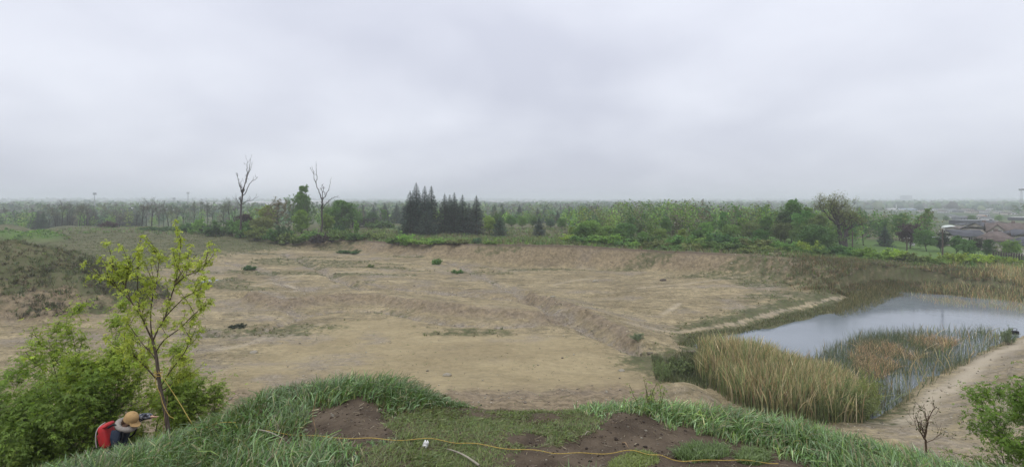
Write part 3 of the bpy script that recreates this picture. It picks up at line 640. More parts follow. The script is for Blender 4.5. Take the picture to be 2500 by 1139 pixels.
# ---- leafy trees behind the bank
ordered([(675, 478, 70, 142, 'sparse0', BUD), (650, 497, 56, 150, 'oval0', YEL), (737, 448, 46, 150, 'column0', GREEN), (718, 470, 50, 148, 'sparse1', GREEN), (752, 474, 50, 146, 'sparse0', DEEP), (735, 510, 56, 132, 'oval1', FRESH), (800, 520, 44, 130, 'oval2', FRESH), (832, 486, 70, 165, 'multi0', GREEN),
         (862, 500, 56, 175, 'round1', GREEN), (808, 495, 46, 175, 'round2', OLIVE), (905, 512, 70, 190, 'round0', DEEP), (940, 505, 34, 200, 'column1', GREEN), (870, 536, 36, 128, 'column0', FRESH), (640, 528, 60, 132, 'multi1', OLIVE), (690, 545, 40, 126, 'shrub0', DEEP), (600, 520, 60, 150, 'multi0', PURP)],
        '%s leafy tree from the left between the two tall dead trees and spruces', 'leafy trees left of the spruces', 'leafy_tree', 'tree')
CEN = [(1420, 545, 60, 116, 'multi0', GREEN), (1512, 555, 60, 112, 'multi0', GREEN), (1570, 560, 60, 110, 'round2', FRESH), (1540, 528, 50, 140, 'oval1', GREEN), (1196, 524, 34, 139, 'oval0', YEL), (1212, 512, 36, 150, 'round0', GREEN), (1250, 520, 44, 168, 'round1', GREEN), (1275, 522, 46, 172, 'round2', FRESH), (1300, 520, 44, 178, 'round0', GREEN), (1345, 530, 46, 165, 'round1', BLUG), (1372, 527, 50, 160, 'round2', GREEN), (1395, 552, 30, 125, 'oval1', YEL),
       (1405, 533, 46, 150, 'sparse1', BUD), (1440, 535, 60, 122, 'multi1', FRESH), (1478, 548, 100, 118, 'multi0', FRESH), (1500, 520, 46, 160, 'round0', GREEN), (1528, 542, 60, 122, 'multi1', GREEN), (1560, 517, 70, 165, 'round1', GREEN), (1560, 545, 46, 124, 'oval2', OLIVE), (1590, 540, 30, 118, 'column1', FRESH), (1600, 522, 50, 160, 'oval0', OLIVE)]
ordered(CEN, '%s leafy tree from the left behind the middle of the bank', 'leafy trees behind the middle of the bank', 'leafy_tree', 'tree')
RGT = [(1625, 528, 60, 128, 'oval1', GREEN), (1720, 535, 60, 124, 'round1', FRESH), (1760, 530, 54, 130, 'column1', GREEN), (1815, 528, 60, 128, 'oval0', FRESH), (1870, 525, 60, 124, 'oval2', GREEN), (1915, 512, 60, 126, 'oval1', DEEP), (1955, 510, 50, 122, 'oval0', GREEN), (1985, 545, 60, 108, 'multi1', DEEP), (1690, 530, 44, 132, 'column0', YEL), (2020, 548, 60, 110, 'round2', GREEN), (1652, 514, 90, 145, 'round0', DEEP), (1683, 497, 60, 150, 'oval0', DEEP), (1704, 507, 46, 146, 'column1', DEEP), (1640, 505, 50, 165, 'column0', FRESH), (1735, 520, 60, 140, 'oval1', GREEN), (1610, 556, 44, 115, 'multi0', FRESH), (1665, 556, 36, 112, 'oval2', YEL), (1705, 560, 50, 114, 'multi1', GREEN), (1770, 515, 60, 142, 'oval2', GREEN),
       (1800, 500, 56, 146, 'column0', FRESH), (1830, 505, 44, 142, 'sparse1', OLIVE), (1858, 494, 44, 138, 'column1', FRESH), (1882, 505, 60, 136, 'oval0', GREEN), (1835, 535, 60, 122, 'round2', OLIVE), (1780, 545, 60, 120, 'multi1', GREEN), (1932, 482, 46, 132, 'column0', GREEN), (1938, 487, 56, 128, 'oval1', GREEN), (1975, 492, 50, 128, 'column1', FRESH), (1905, 535, 60, 118, 'round1', OLIVE),
       (1960, 535, 70, 112, 'round0', GREEN), (1995, 520, 60, 118, 'oval2', OLIVE), (1750, 560, 50, 110, 'shrub1', GREEN), (1640, 575, 60, 108, 'shrub2', OLIVE), (1858, 552, 70, 108, 'round2', GREEN)]
ordered(RGT, '%s leafy tree from the left in the dense wood right of centre', 'trees of the dense wood right of centre', 'leafy_tree', 'tree')
LAWN = [(2108, 510, 60, 128, 'sparse0', DEEP, 'dark leafy tree just right of the old twin-trunked tree'), (2160, 522, 70, 150, 'round0', GREEN, 'broad green tree at the back of the lawn'), (2195, 516, 70, 152, 'oval0', GREEN, 'tall green tree at the back of the lawn, right of the broad one'),
        (2160, 548, 40, 128, 'fatspruce', 'dark cone-shaped spruce standing on the lawn'), (2222, 537, 56, 126, 'round2', PURP, 'dark purple-leaved round tree on the lawn'), (2262, 505, 44, 150, 'column0', FRESH, 'tall pale poplar-like tree behind the lawn'), (2262, 552, 66, 118, 'round1', GREEN, 'bright green round tree at the right of the lawn'),
        (2296, 560, 34, 120, 'round0', DUSK, 'dull dark tree beside the street lamp pole'), (2062, 512, 70, 124, 'sparse1', OLIVE, 'olive half-leafed tree behind the old twin-trunked tree'), (2015, 530, 40, 135, 'column1', DEEP, 'narrow dark tree left of the old twin-trunked tree'), (2246, 515, 36, 158, 'column1', FRESH, 'slim pale tree beside the tall poplar-like tree'),
        (2335, 572, 34, 112, 'oval0', GREEN, 'small green tree in front of the long dark roof'), (2362, 582, 34, 108, 'multi0', GREEN, 'bushy green tree under the long dark roof'), (2380, 575, 40, 112, 'round1', DUSK, 'dusky tree in front of the brown hipped roof'), (2412, 582, 30, 106, 'oval1', DEEP, 'dark upright tree before the brown hipped roof'), (2468, 578, 52, 104, 'round2', FRESH, 'yellow-green round tree in front of the beige houses'),
        (2440, 595, 40, 106, 'sparse0', OLIVE, 'thin twiggy tree below the brown hipped roof'), (2460, 562, 20, 128, 'round0', PURP, 'small dark purple tree by the gabled house'), (2350, 566, 40, 165, 'multi1', FRESH, 'yellow-green tree behind the long dark roof'), (2375, 522, 60, 300, 'round1', GREEN, 'round tree in front of the far white town buildings'), (2440, 522, 50, 310, 'round2', FRESH, 'light green tree between the far town and the houses'), (2310, 524, 46, 320, 'round0', GREEN, 'hazy tree at the left of the far town'), (2495, 540, 40, 190, 'round1', FRESH, 'light green tree right of the gabled house')]
for q in LAWN:
    if q[4] == 'fatspruce': plant('fatspruce', q[0], q[1], q[2], q[3], CON, 'spruce_tree', 'spruce', q[5], 'trees round the lawn and houses')
    else: plant(q[4], q[0], q[1], q[2], q[3], vary(q[5], .06), 'leafy_tree', 'tree', q[6], 'trees round the lawn and houses')
# ---- shrubs
ordered([(268, 537, 34, 172, 'low0', PURP), (385, 549, 70, 160, 'low1', DEEP), (420, 551, 60, 155, 'low0', DEEP), (450, 545, 50, 148, 'shrub3', OLIVE), (487, 530, 36, 140, 'shrub0', FRESH), (462, 540, 40, 146, 'shrub1', DEEP), (512, 540, 36, 138, 'shrub2', DUSK), (545, 532, 80, 134, 'shrub1', DEEP), (590, 534, 60, 132, 'shrub3', GREEN), (630, 548, 60, 128, 'shrub0', OLIVE), (350, 552, 50, 165, 'low0', OLIVE)],
        '%s shrub from the left along the edge of the left field', 'shrubs at the edge of the left field', 'leafy_shrub', 'shrub', crown='foliage', stem='stem')
ordered([(680, 556, 60, 126, 'shrub1', GREEN), (715, 562, 60, 124, 'low0', OLIVE), (760, 556, 60, 124, 'shrub2', GREEN), (790, 560, 56, 122, 'low1', PURP), (825, 556, 56, 122, 'shrub3', OLIVE), (868, 566, 50, 120, 'shrub0', GREEN), (910, 562, 50, 122, 'low0', OLIVE), (826, 540, 30, 150, 'low1', DEEP), (835, 528, 34, 165, 'low0', DEEP), (990, 562, 46, 113, 'shrub2', FRESH), (970, 570, 50, 115, 'low1', GREEN), (1035, 578, 60, 111, 'low0', FRESH), (1075, 576, 60, 111, 'low1', FRESH), (1120, 582, 60, 109, 'low0', OLIVE), (1165, 578, 24, 108, 'shrub0', BLUG), (1205, 582, 40, 107, 'low1', FRESH), (930, 530, 60, 170, 'low1', DEEP), (900, 528, 80, 185, 'shrub0', DUSK)],
        '%s shrub from the left in the scrub above the left half of the bank', 'shrubs above the left half of the bank', 'leafy_shrub', 'shrub', crown='foliage', stem='stem')
ordered([(1660, 570, 70, 106, 'shrub1', GREEN), (1715, 572, 70, 104, 'shrub2', FRESH), (1760, 568, 80, 103, 'shrub0', DEEP), (1810, 574, 80, 99, 'shrub1', GREEN), (1855, 580, 80, 96, 'shrub3', OLIVE), (1905, 578, 80, 95, 'shrub2', GREEN), (1580, 572, 70, 106, 'shrub3', GREEN), (1390, 570, 50, 112, 'shrub0', YEL), (1430, 572, 70, 108, 'shrub1', GREEN), (1480, 570, 80, 107, 'shrub3', FRESH), (1530, 580, 60, 105, 'low0', GREEN), (1552, 584, 50, 103, 'shrub2', FRESH), (1598, 582, 60, 102, 'shrub0', OLIVE), (1640, 592, 60, 99, 'low1', GREEN), (1690, 590, 60, 99, 'low0', OLIVE), (1730, 588, 60, 98, 'shrub1', GREEN), (1775, 588, 90, 96, 'shrub3', GREEN), (1830, 598, 60, 91, 'low1', OLIVE), (1880, 592, 90, 92, 'shrub2', OLIVE), (1925, 594, 60, 90, 'shrub0', GREEN)],
        '%s shrub from the left in the scrub above the right half of the bank', 'shrubs above the right half of the bank', 'leafy_shrub', 'shrub', crown='foliage', stem='stem')
ordered([(1972, 583, 50, 92, 'shrub1', YEL), (1990, 598, 60, 89, 'shrub2', GREEN), (2030, 596, 60, 94, 'shrub3', DEEP), (2075, 598, 50, 96, 'shrub0', GREEN), (2110, 602, 50, 90, 'shrub2', FRESH), (2135, 600, 60, 90, 'shrub1', FRESH), (2180, 606, 60, 90, 'shrub3', YEL), (2215, 612, 60, 88, 'shrub0', OLIVE), (2260, 616, 60, 87, 'shrub2', OLIVE), (2290, 622, 50, 86, 'shrub1', FRESH), (2330, 613, 50, 88, 'shrub3', YEL), (2360, 617, 50, 90, 'shrub0', FRESH), (2390, 616, 50, 88, 'shrub1', YEL), (2420, 628, 40, 88, 'shrub2', OLIVE), (2432, 622, 40, 92, 'shrub3', FRESH), (2462, 626, 50, 90, 'shrub0', YEL), (2490, 630, 40, 92, 'shrub1', GREEN)],
        '%s shrub from the left in the bright hedge line by the lawn', 'shrubs along the lawn', 'leafy_shrub', 'shrub', crown='foliage', stem='stem')
for px, top, w, d, key, c, lab in (
    (1557, 806, 44, P(1557, 846, -.2)[1], 'fine0', (.13, .165, .10), 'grey-green bushy shrub beside the stony gully'),
    (1615, 868, 56, P(1615, 925, .1)[1], 'fine1', (.12, .155, .07), 'green shrub left of the tall reeds'), (1660, 862, 70, P(1660, 905, .0)[1], 'low1', (.10, .125, .055), 'low spreading weedy bush between the pit sand and the reeds'),
    (2070, 905, 130, P(2070, 1030, -.4)[1], 'fine0', (.13, .155, .065), 'willow bush at the near end of the reed bed'), (2010, 945, 90, P(2010, 1035, -.2)[1], 'fine1', (.10, .115, .05), 'dark bush at the foot of the tan reeds'),
    (2120, 880, 60, P(2120, 1010, -.5)[1], 'fine1', (.17, .195, .07), 'light green bush at the right edge of the tan reeds'),
    (2462, 785, 44, P(2462, 838, -.5)[1], 'fine0', (.12, .15, .08), 'young willow shrub on the right shore of the pond'), (2300, 650, 50, 81, 'shrub2', (.07, .085, .04), 'dark shrub at the far end of the dirt path'),
    (855, 606, 60, P(855, 616, 1.5)[1], 'low1', DEEP, 'dark green weed patch at the foot of the bank'), (1066, 628, 24, P(1066, 641, 1.0)[1], 'low0', GREEN, 'small green tussock on the pit floor below the bank'), (1116, 653, 26, P(1116, 663, .6)[1], 'low1', GREEN, 'flat green tussock on the pit floor right of the first'),
    (905, 642, 16, P(905, 652, .8)[1], 'low0', OLIVE, 'pale little tussock in the middle of the pit floor'), (580, 785, 40, P(580, 796, .3)[1], 'low1', DUSK, 'dark low weed clump on the left of the pit floor'), (610, 645, 30, P(610, 652, 1.5)[1], 'low0', DEEP, 'small dark weed clump far left on the pit floor')):
    plant(key, px, top, w, d, c, 'leafy_shrub', 'shrub', lab, crown='foliage', stem='stem')

# ---- the two tall dead trees and the old twin-trunked tree: limbs drawn one by one
def limbs(name, d, lines, sub, label, cat='tree', seed=1, twig=(.6, 1.6), col=(.075, .065, .058), leafn=0, leafc=None, leafs=.2, tw_up=.12, lev=1, minr=.014, spread=.45):
    rng = np.random.default_rng(seed); wood = Geo(); tips = []
    b = lines[0][0][0]; x0 = (b[0] - 1250) / F * d; z0 = tz1(x0, d); o = empty(name, (x0, d, z0 - .05))
    for k, (pts, r0, r1) in enumerate(lines):
        p = np.array([AT(q[0], q[1], d + (q[2] if len(q) > 2 else 0)) for q in pts]) - [x0, d, z0]
        if k == 0: p[0, 2] = -.2
        p = smoothline(p, len(pts) * 4); p[1:-1] += rng.normal(0, .012 * d / 10, (len(p) - 2, 3)) * .5
        wood.add(*tube(p, np.linspace(r0, r1, len(p)), 7 if r0 > .1 else 5), col)
        for i in range(sub):
            j = int(len(p) * (.3 if k else .55) + rng.random() * len(p) * (.7 if k else .45)); j = min(j, len(p) - 1); tan = nrm(p[j] - p[j - 1])
            grow(rng, wood, p[j], nrm(tan + rng.normal(0, .55, 3) + [0, 0, .25]), rng.uniform(*twig), max(minr, r1 * 1.3), lev, col, tips, spread, tw_up, 4, minr, 4, .7)
        tips.append(p[-1])
    wood.build('trunk', BARK, o, True)
    if leafn:
        t = np.array(tips); ci = rng.integers(0, len(t), leafn); V, Fq, c = leaves(rng, t[ci] + rng.normal(0, leafs * 1.6, (leafn, 3)), leafs, (1, 1, 1), .2)
        l = Geo().add(V, Fq, c).build('crown', LEAF, o); l['kind'] = 'stuff'; l.color = (*leafc, 1)
    return tag(o, label, cat)
limbs('dead_tree', 130, [([(586, 566), (588, 540), (589, 500), (592, 470)], .27, .18), ([(592, 470), (600, 445), (606, 425), (609, 405), (611, 388)], .14, .025), ([(592, 480), (603, 462), (612, 445), (622, 438), (629, 432)], .12, .025), ([(591, 470), (585, 450), (582, 435), (580, 422)], .12, .03),
    ([(600, 445), (602, 425), (603, 405), (604, 392)], .11, .025), ([(590, 500), (600, 492), (615, 488), (632, 478)], .10, .02), ([(590, 505), (580, 490), (573, 478)], .09, .02), ([(592, 475), (588, 462), (589, 455)], .1, .06), ([(606, 425), (612, 412), (614, 400)], .07, .02), ([(597, 455), (600, 440), (601, 425)], .07, .02)], 5,
    'tall bare dead tree leaning right, left one of the two', seed=4, twig=(.4, 1.1), lev=1, minr=.014, tw_up=.2, spread=.35)
limbs('dead_tree', 128, [([(785, 578), (786, 540), (786, 510), (787, 488)], .25, .19), ([(787, 488), (780, 470), (772, 450), (766, 425), (761, 405)], .14, .025), ([(772, 450), (773, 430), (772, 412), (773, 400)], .1, .025), ([(787, 488), (796, 475), (803, 460), (807, 438)], .12, .025), ([(786, 510), (800, 492), (815, 482), (827, 478)], .12, .025),
    ([(788, 484), (786, 465), (786, 450)], .1, .05), ([(786, 520), (776, 505), (773, 495)], .07, .02), ([(766, 425), (760, 415), (759, 408)], .06, .02), ([(795, 478), (790, 462), (791, 455)], .07, .03)], 4,
    'tall bare dead tree with forked top, right one of the two', seed=8, twig=(.35, .9), lev=0, minr=.015, tw_up=.2)
limbs('old_tree', 118, [([(2055, 600), (2049, 565), (2045, 542), (2043, 530)], .45, .27), ([(2043, 548), (2035, 539), (2024, 530), (2017, 520), (2010, 511)], .26, .05), ([(2043, 530), (2040, 520), (2036, 514), (2033, 505)], .3, .05), ([(2043, 530), (2046, 520), (2048, 511), (2052, 505)], .24, .05), ([(2064, 600), (2066, 575), (2072, 555), (2085, 539)], .45, .12), ([(2068, 570), (2064, 545), (2060, 533)], .3, .1),
    ([(2070, 560), (2088, 550), (2104, 545)], .22, .06), ([(2058, 598), (2062, 575), (2066, 555), (2076, 530)], .3, .08), ([(2017, 520), (2006, 514), (2003, 506)], .1, .03), ([(2040, 520), (2030, 511), (2026, 505)], .12, .03), ([(2052, 505), (2058, 502), (2062, 506)], .08, .03)], 8,
    'big old half-leafed tree with two dark trunks beside the lawn', seed=3, twig=(.7, 1.8), leafn=6500, leafc=(.23, .25, .09), leafs=.22, lev=2, minr=.02)
print('trees', time.time() - T0)

# ------------------------------------------------------------------ masses nobody could count
rng = np.random.default_rng(21)
# distant wood: crowns out to the horizon
def ico():
    t = (1 + 5 ** .5) / 2; v = nrm(np.array([(-1, t, 0), (1, t, 0), (-1, -t, 0), (1, -t, 0), (0, -1, t), (0, 1, t), (0, -1, -t), (0, 1, -t), (t, 0, -1), (t, 0, 1), (-t, 0, -1), (-t, 0, 1)]))
    f = np.array([(0, 11, 5), (0, 5, 1), (0, 1, 7), (0, 7, 10), (0, 10, 11), (1, 5, 9), (5, 11, 4), (11, 10, 2), (10, 7, 6), (7, 1, 8), (3, 9, 4), (3, 4, 2), (3, 2, 6), (3, 6, 8), (3, 8, 9), (4, 9, 5), (2, 4, 11), (6, 2, 10), (8, 6, 7), (9, 8, 1)]); return v, f
IV, IF = ico()
def blobs(g, C, R_, cols, zs=1.0):
    n = len(C); J = 1 + rng.normal(0, .2, (n, 12, 1)); V = IV[None] * J * R_[:, None, None] * [1, 1, zs]; a = rng.random(n) * 6.28; ca, sa = np.cos(a), np.sin(a)
    X = V[:, :, 0] * ca[:, None] - V[:, :, 1] * sa[:, None]; Y = V[:, :, 0] * sa[:, None] + V[:, :, 1] * ca[:, None]; V = np.stack([X, Y, V[:, :, 2]], 2) + C[:, None]
    Fc = (IF[None] + (np.arange(n) * 12)[:, None, None]).reshape(-1, 3); g.add(V.reshape(-1, 3), Fc, np.repeat(cols, 12, 0))
def pick(n, pal):
    c = np.array(pal)[rng.integers(0, len(pal), n)]; return np.clip(c * np.exp(rng.normal(0, .2, (n, 1))), 0, 1)
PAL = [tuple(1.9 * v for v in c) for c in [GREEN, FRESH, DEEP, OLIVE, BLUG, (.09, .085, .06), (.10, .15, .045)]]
PAL_HAZED = [tuple(.55 * v + .45 * (sum(c) / 3) * k for v, k in zip(c, (.85, 1.0, 1.05))) for c in PAL]  # far-wood palette greyed and blued: extra haze put into the leaf colours
g = Geo()
n = 11000; r_ = 330 * (4400 / 330) ** rng.random(n) ** .9; t_ = np.radians(rng.uniform(-53, 53, n)); x_, y_ = r_ * np.sin(t_), r_ * np.cos(t_)
fld = fbm(x_ / 260, y_ / 260, 3, 91); ok = (fld > -.22) | (r_ > 2600); town = (x_ > .62 * y_) & (r_ < 900); ok &= ~(town & (rng.random(n) < .75)); ok &= ~((x_ / y_ > .70) & (r_ < 420))
x_, y_, r_ = x_[ok], y_[ok], r_[ok]; z_ = tz(x_, y_); R_ = rng.uniform(2.6, 4.8, len(x_)) * (1 + r_ / 2400); fc_ = r_ > 850; blobs(g, np.stack([x_, y_, z_ + R_ * .75], 1)[fc_], R_[fc_], pick(int(fc_.sum()), PAL_HAZED), 1.15)
ni = np.where(~fc_)[0]; kk_ = 16; rep = np.repeat(ni, kk_); u = nrm(rng.normal(size=(len(rep), 3)) + [0, 0, .3]) * rng.uniform(.6, 1.05, (len(rep), 1)); cn = np.repeat(pick(len(ni), PAL_HAZED), kk_, 0)
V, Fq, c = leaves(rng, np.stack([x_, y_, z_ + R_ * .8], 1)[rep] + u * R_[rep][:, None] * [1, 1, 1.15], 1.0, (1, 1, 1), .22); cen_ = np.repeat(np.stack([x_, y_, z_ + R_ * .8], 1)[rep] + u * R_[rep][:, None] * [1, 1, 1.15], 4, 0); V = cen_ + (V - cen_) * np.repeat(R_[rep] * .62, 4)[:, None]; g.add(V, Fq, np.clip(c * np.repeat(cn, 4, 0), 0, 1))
_ = 0
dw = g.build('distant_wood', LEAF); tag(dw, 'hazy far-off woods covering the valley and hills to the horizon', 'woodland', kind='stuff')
# middle-distance wood behind the bank: leaf clumps
g = Geo(); n = 760; r_ = rng.uniform(135, 345, n) ; t_ = np.radians(rng.uniform(-51, 50, n)); x_, y_ = r_ * np.sin(t_), r_ * np.cos(t_); tt = x_ / y_
pxx = 1250 + F * tt
r2 = rng.uniform(125, 200, 190); p2 = rng.uniform(1400, 2090, 190); y2 = r2; x2 = (p2 - 1250) / F * y2; x_, y_, r_, pxx = np.concatenate([x_, x2]), np.concatenate([y_, y2]), np.concatenate([r_, r2]), np.concatenate([pxx, p2])
keep = ~((pxx > 880) & (pxx < 1000) & (r_ < 235)) & ~((pxx > 1240) & (pxx < 1330) & (r_ < 200)) & ~((pxx < 560) & (r_ < 260)) & ~((pxx > 2095) & (r_ < 175)) & ~((pxx < 1390) & (r_ < 175)) & ~((pxx > 2270))
x_, y_, r_, pxx = x_[keep], y_[keep], r_[keep], pxx[keep]; z_ = tz(x_, y_)
for i in range(len(x_)):
    k = 140; H = rng.uniform(5, 9.5) * (1.12 if pxx[i] > 1500 else .9); Wd = H * rng.uniform(.2, .36); c = pick(1, PAL)[0]
    H = min(H, max(3.5, (EYE - 12 / F * y_[i]) - z_[i])) if pxx[i] < 1500 else min(H, max(4, EYE + .8 - z_[i]))
    u = rng.normal(size=(k, 3)); u = nrm(u) * rng.random((k, 1)) ** .4; lob = 1 + .25 * np.sin(3 * np.arctan2(u[:, 1], u[:, 0]) + i)[:, None]
    C = np.stack([x_[i] + u[:, 0] * Wd * lob[:, 0], y_[i] + u[:, 1] * Wd * lob[:, 0], z_[i] + H * (.53 + .47 * u[:, 2])], 1); g.add(*leaves(rng, C, .62, c, .22))
mw = g.build('middle_wood', LEAF); tag(mw, 'mixed young woodland in spring leaf behind the bank', 'woodland', kind='stuff')
# weeds and long grass above the bank, on the field, round the pond
def tufts(name, x, y, h, w, n, cols, label, cat, mat=BLADE, lean=.35):
    z = tz(x, y); m_ = len(x); rep = np.repeat(np.arange(m_), n); N = m_ * n; a = rng.random(N) * 6.28; hh = h[rep] * (.55 + .6 * rng.random(N)); bx = x[rep] + rng.normal(0, .32, N) * h[rep]; by = y[rep] + rng.normal(0, .32, N) * h[rep]
    lx, ly = rng.normal(0, lean, N) * hh, rng.normal(0, lean, N) * hh; wx, wy = np.cos(a) * w[rep] * .5, np.sin(a) * w[rep] * .5; z0 = z[rep] - .05
    V = np.stack([np.stack([bx - wx, by - wy, z0], 1), np.stack([bx + wx, by + wy, z0], 1), np.stack([bx + lx, by + ly, z0 + hh], 1)], 1).reshape(-1, 3)
    c = 1.5 * cols[rep] * np.exp(rng.normal(0, .18, (N, 1))); o = Geo().add(V, np.arange(N * 3).reshape(-1, 3), np.repeat(np.clip(c, 0, 1), 3, 0)).build(name, mat); return tag(o, label, cat, kind='stuff')
def scatter(n, x0, x1, y0, y1, f):
    x = rng.uniform(x0, x1, n); y = rng.uniform(y0, y1, n); vis = (np.abs(x) < y * 1.06 + 2); x, y = x[vis], y[vis]; z, m = terrain(x, y); k = f(x, y, z, m); return x[k], y[k], {q: v[k] for q, v in m.items()}
x, y, m = scatter(60000, -140, 110, 70, 175, lambda x, y, z, m: (m['sdist'] > .3) & (rng.random(len(x)) < np.clip(.95 - m['sdist'] / 45, .12, 1)) & ~((x > 55) & (y > 92)) & ~((x < -45) & (rng.random(len(x)) < .8)))
tufts('scrub_grass', x, y, rng.uniform(.3, 1.0, len(x)), rng.uniform(.07, .2, len(x)), 9, pick(len(x), [OLIVE, GREEN, FRESH, (.12, .095, .055), (.09, .10, .05), OLIVE]), 'rough grass and weeds growing above the bank', 'scrub')
x, y, m = scatter(70000, -130, 65, 45, 170, lambda x, y, z, m: (m['sdist'] < .2) & (m['veg'] > .3) & (m['hill'] < .3) & (m['psd'] > .5) & (rng.random(len(x)) < m['veg'] * .8 * (m['dp'] > .8)))
hh = np.where(m['gm'] > .2, .55, .26) * rng.uniform(.6, 1.4, len(x)); cc = pick(len(x), [OLIVE, (.085, .09, .045), (.11, .095, .055), (.08, .10, .04)]); cc = np.where((m['gm'] > .3)[:, None], pick(len(x), [FRESH, GREEN]), cc)
tufts('field_weeds', x, y, hh * .8, hh * .3, 7, cc, 'low weeds and grass tufts on the pit floor and left field', 'weeds')
x, y, m = scatter(24000, -80, -38, 46, 76, lambda x, y, z, m: (m['mb'] > .4) & (rng.random(len(x)) < .14 + .7 * sstep(-.15, .35, fbm(x * .25, y * .25, 3, 58))))
tufts('mound_weeds', x, y, rng.uniform(.15, .6, len(x)), rng.uniform(.05, .12, len(x)), 9, pick(len(x), [(.050, .060, .028), (.064, .078, .033), (.085, .066, .044), (.075, .10, .036), (.058, .053, .035)]), 'dark weeds and brambles covering the big soil heap at left', 'weeds', lean=.5)
# seedlings dotted over the sand
x, y, m = scatter(52000, -60, 34, 28, 100, lambda x, y, z, m: (m['psd'] > 1) & (m['sdist'] < -1) & (rng.random(len(x)) < .10 + .9 * sstep(.05, .45, fbm(x * .12, y * .2, 3, 71)) * .55))
tufts('sand_seedlings', x, y, rng.uniform(.03, .11, len(x)), rng.uniform(.05, .16, len(x)), 4, pick(len(x), [DEEP, DUSK, OLIVE, (.07, .06, .045)]), 'tiny dark seedlings dotted over the bare sand', 'weeds', lean=1.3)
# stones
x, y, m = scatter(46000, -62, 60, 24, 100, lambda x, y, z, m: (m['psd'] > .8) & (m['veg'] < .6) & (rng.random(len(x)) < .03 + .6 * np.clip(m['gul'], 0, 1) + .16 * m['grav'] + .12 * m['rust']))
n = len(x); R_ = .038 * np.exp(rng.normal(0, .42, n)) + .015; g = Geo(); blobs(g, np.stack([x, y, tz(x, y) + R_ * .3], 1), R_, pick(n, [(.40, .35, .28), (.30, .26, .20), (.46, .42, .36), (.26, .22, .18)]), .7)
st = g.build('pebbles', STRAW); tag(st, 'pebbles and small stones strewn over the pit and its gullies', 'pebbles', kind='stuff')
for i, (px, py, s, lab) in enumerate([(620, 861, .33, 'pale flat stone on the sand right of the leafy bush'), (1350, 732, .3, 'pale stone on the ridge beside the main gully'), (1454, 630, .5, 'light boulder lying in the face of the cut bank'), (1618, 632, .45, 'dark boulder low on the cut bank'), (1518, 904, .22, 'small grey stone on the smooth sand lobe'), (1090, 917, .3, 'flat stone at the near edge of the sand')]):
    q = P(px, py, 0.2); zq = tz1(*q); q = P(px, py, zq); g = Geo(); v = IV * (1 + np.random.default_rng(i).normal(0, .14, (12, 1))) * [s * 1.3, s, s * .6]
    o = g.add(v, IF, (.42, .38, .31) if i != 3 else (.12, .1, .085)).build('stone', STRAW); o.location = (q[0], q[1], tz1(*q) + s * .15); b = o.modifiers.new('b', 'BEVEL'); b.width = s * .15; b.segments = 2; tag(o, lab, 'stone', 'larger stones in the pit')
print('masses', time.time() - T0)

# ---- reeds and rushes
def reeds(name, x, y, h, w, cols, label, seg=3, bend=.18, mat=STRAW, z=None, plume=False):
    n = len(x); z = np.maximum(tz(x, y), -1.4) if z is None else z; a = rng.random(n) * 6.28; d = rng.random(n) * 6.28; bl = rng.gamma(2, .5, n) * bend * h; wx, wy = np.cos(a) * w * .5, np.sin(a) * w * .5; rows = []
    for s in range(seg + 1):
        f = s / seg; ww = (1 - f ** 1.5 * .85) if not plume else (1.0 if s < seg else .3) + (.9 if s == seg - 1 else 0); cx_ = x + np.cos(d) * bl * f ** 2; cy2 = y + np.sin(d) * bl * f ** 2; cz = z + h * (f - .12 * f ** 3 * (bl / h))
        rows += [np.stack([cx_ - wx * ww, cy2 - wy * ww, cz], 1), np.stack([cx_ + wx * ww, cy2 + wy * ww, cz], 1)]
    V = np.stack(rows, 1); k = 2 * (seg + 1); q = np.array([[2 * s, 2 * s + 1, 2 * s + 3, 2 * s + 2] for s in range(seg)]); Fq = (q[None] + (np.arange(n) * k)[:, None, None]).reshape(-1, 4)
    c = 1.35 * cols * np.exp(rng.normal(0, .2, (n, 1))); o = Geo().add(V.reshape(-1, 3), Fq, np.repeat(np.clip(c, 0, 1), k, 0)).build(name, mat); return tag(o, label, 'reeds', kind='stuff')
def in_px(poly, n, z=-.8):
    w = np.array([P(a, b, z) for a, b in poly]); lo, hi = w.min(0), w.max(0); out = np.zeros((0, 2))
    while len(out) < n:
        p = rng.uniform(lo, hi, (n * 3, 2)); out = np.vstack([out, p[inside(p[:, 0], p[:, 1], w)]])
    return out[:n, 0], out[:n, 1]
def in_pix(poly, n):
    """points of the ground seen inside a photo polygon"""
    q = np.array(poly, float); lo, hi = q.min(0), q.max(0); o = np.zeros((0, 2))
    while len(o) < n:
        p = rng.uniform(lo, hi, (n * 3, 2)); o = np.vstack([o, p[inside(p[:, 0], p[:, 1], q)]])
    o = o[:n]; z = np.zeros(n)
    for i in range(14):
        d = (EYE - z) * F / (o[:, 1] - HY); z = .5 * z + .5 * tz((o[:, 0] - 1250) / F * d, d)
    return (o[:, 0] - 1250) / F * d, d
TAN = [(.29, .235, .150), (.25, .20, .125), (.22, .175, .110), (.32, .27, .185), (.17, .17, .09), (.12, .145, .07), (.10, .13, .06), (.15, .165, .085), (.22, .155, .095)]
A = [(1705, 885), (1745, 880), (1800, 890), (1870, 895), (1960, 905), (2060, 930), (2110, 950), (2140, 985), (2110, 1060), (2030, 1080), (1940, 1070), (1850, 1040), (1770, 1005), (1700, 945)]
x, y = in_px(A, 24000); ed = seg_dist(x, y, np.array([P(a, b, -.8) for a, b in A]), True)[0]; k = rng.random(len(x)) < np.clip(.12 + ed * .55 + .5 * fbm(x * .5, y * .5, 3, 44), .03, 1); x, y = x[k], y[k]
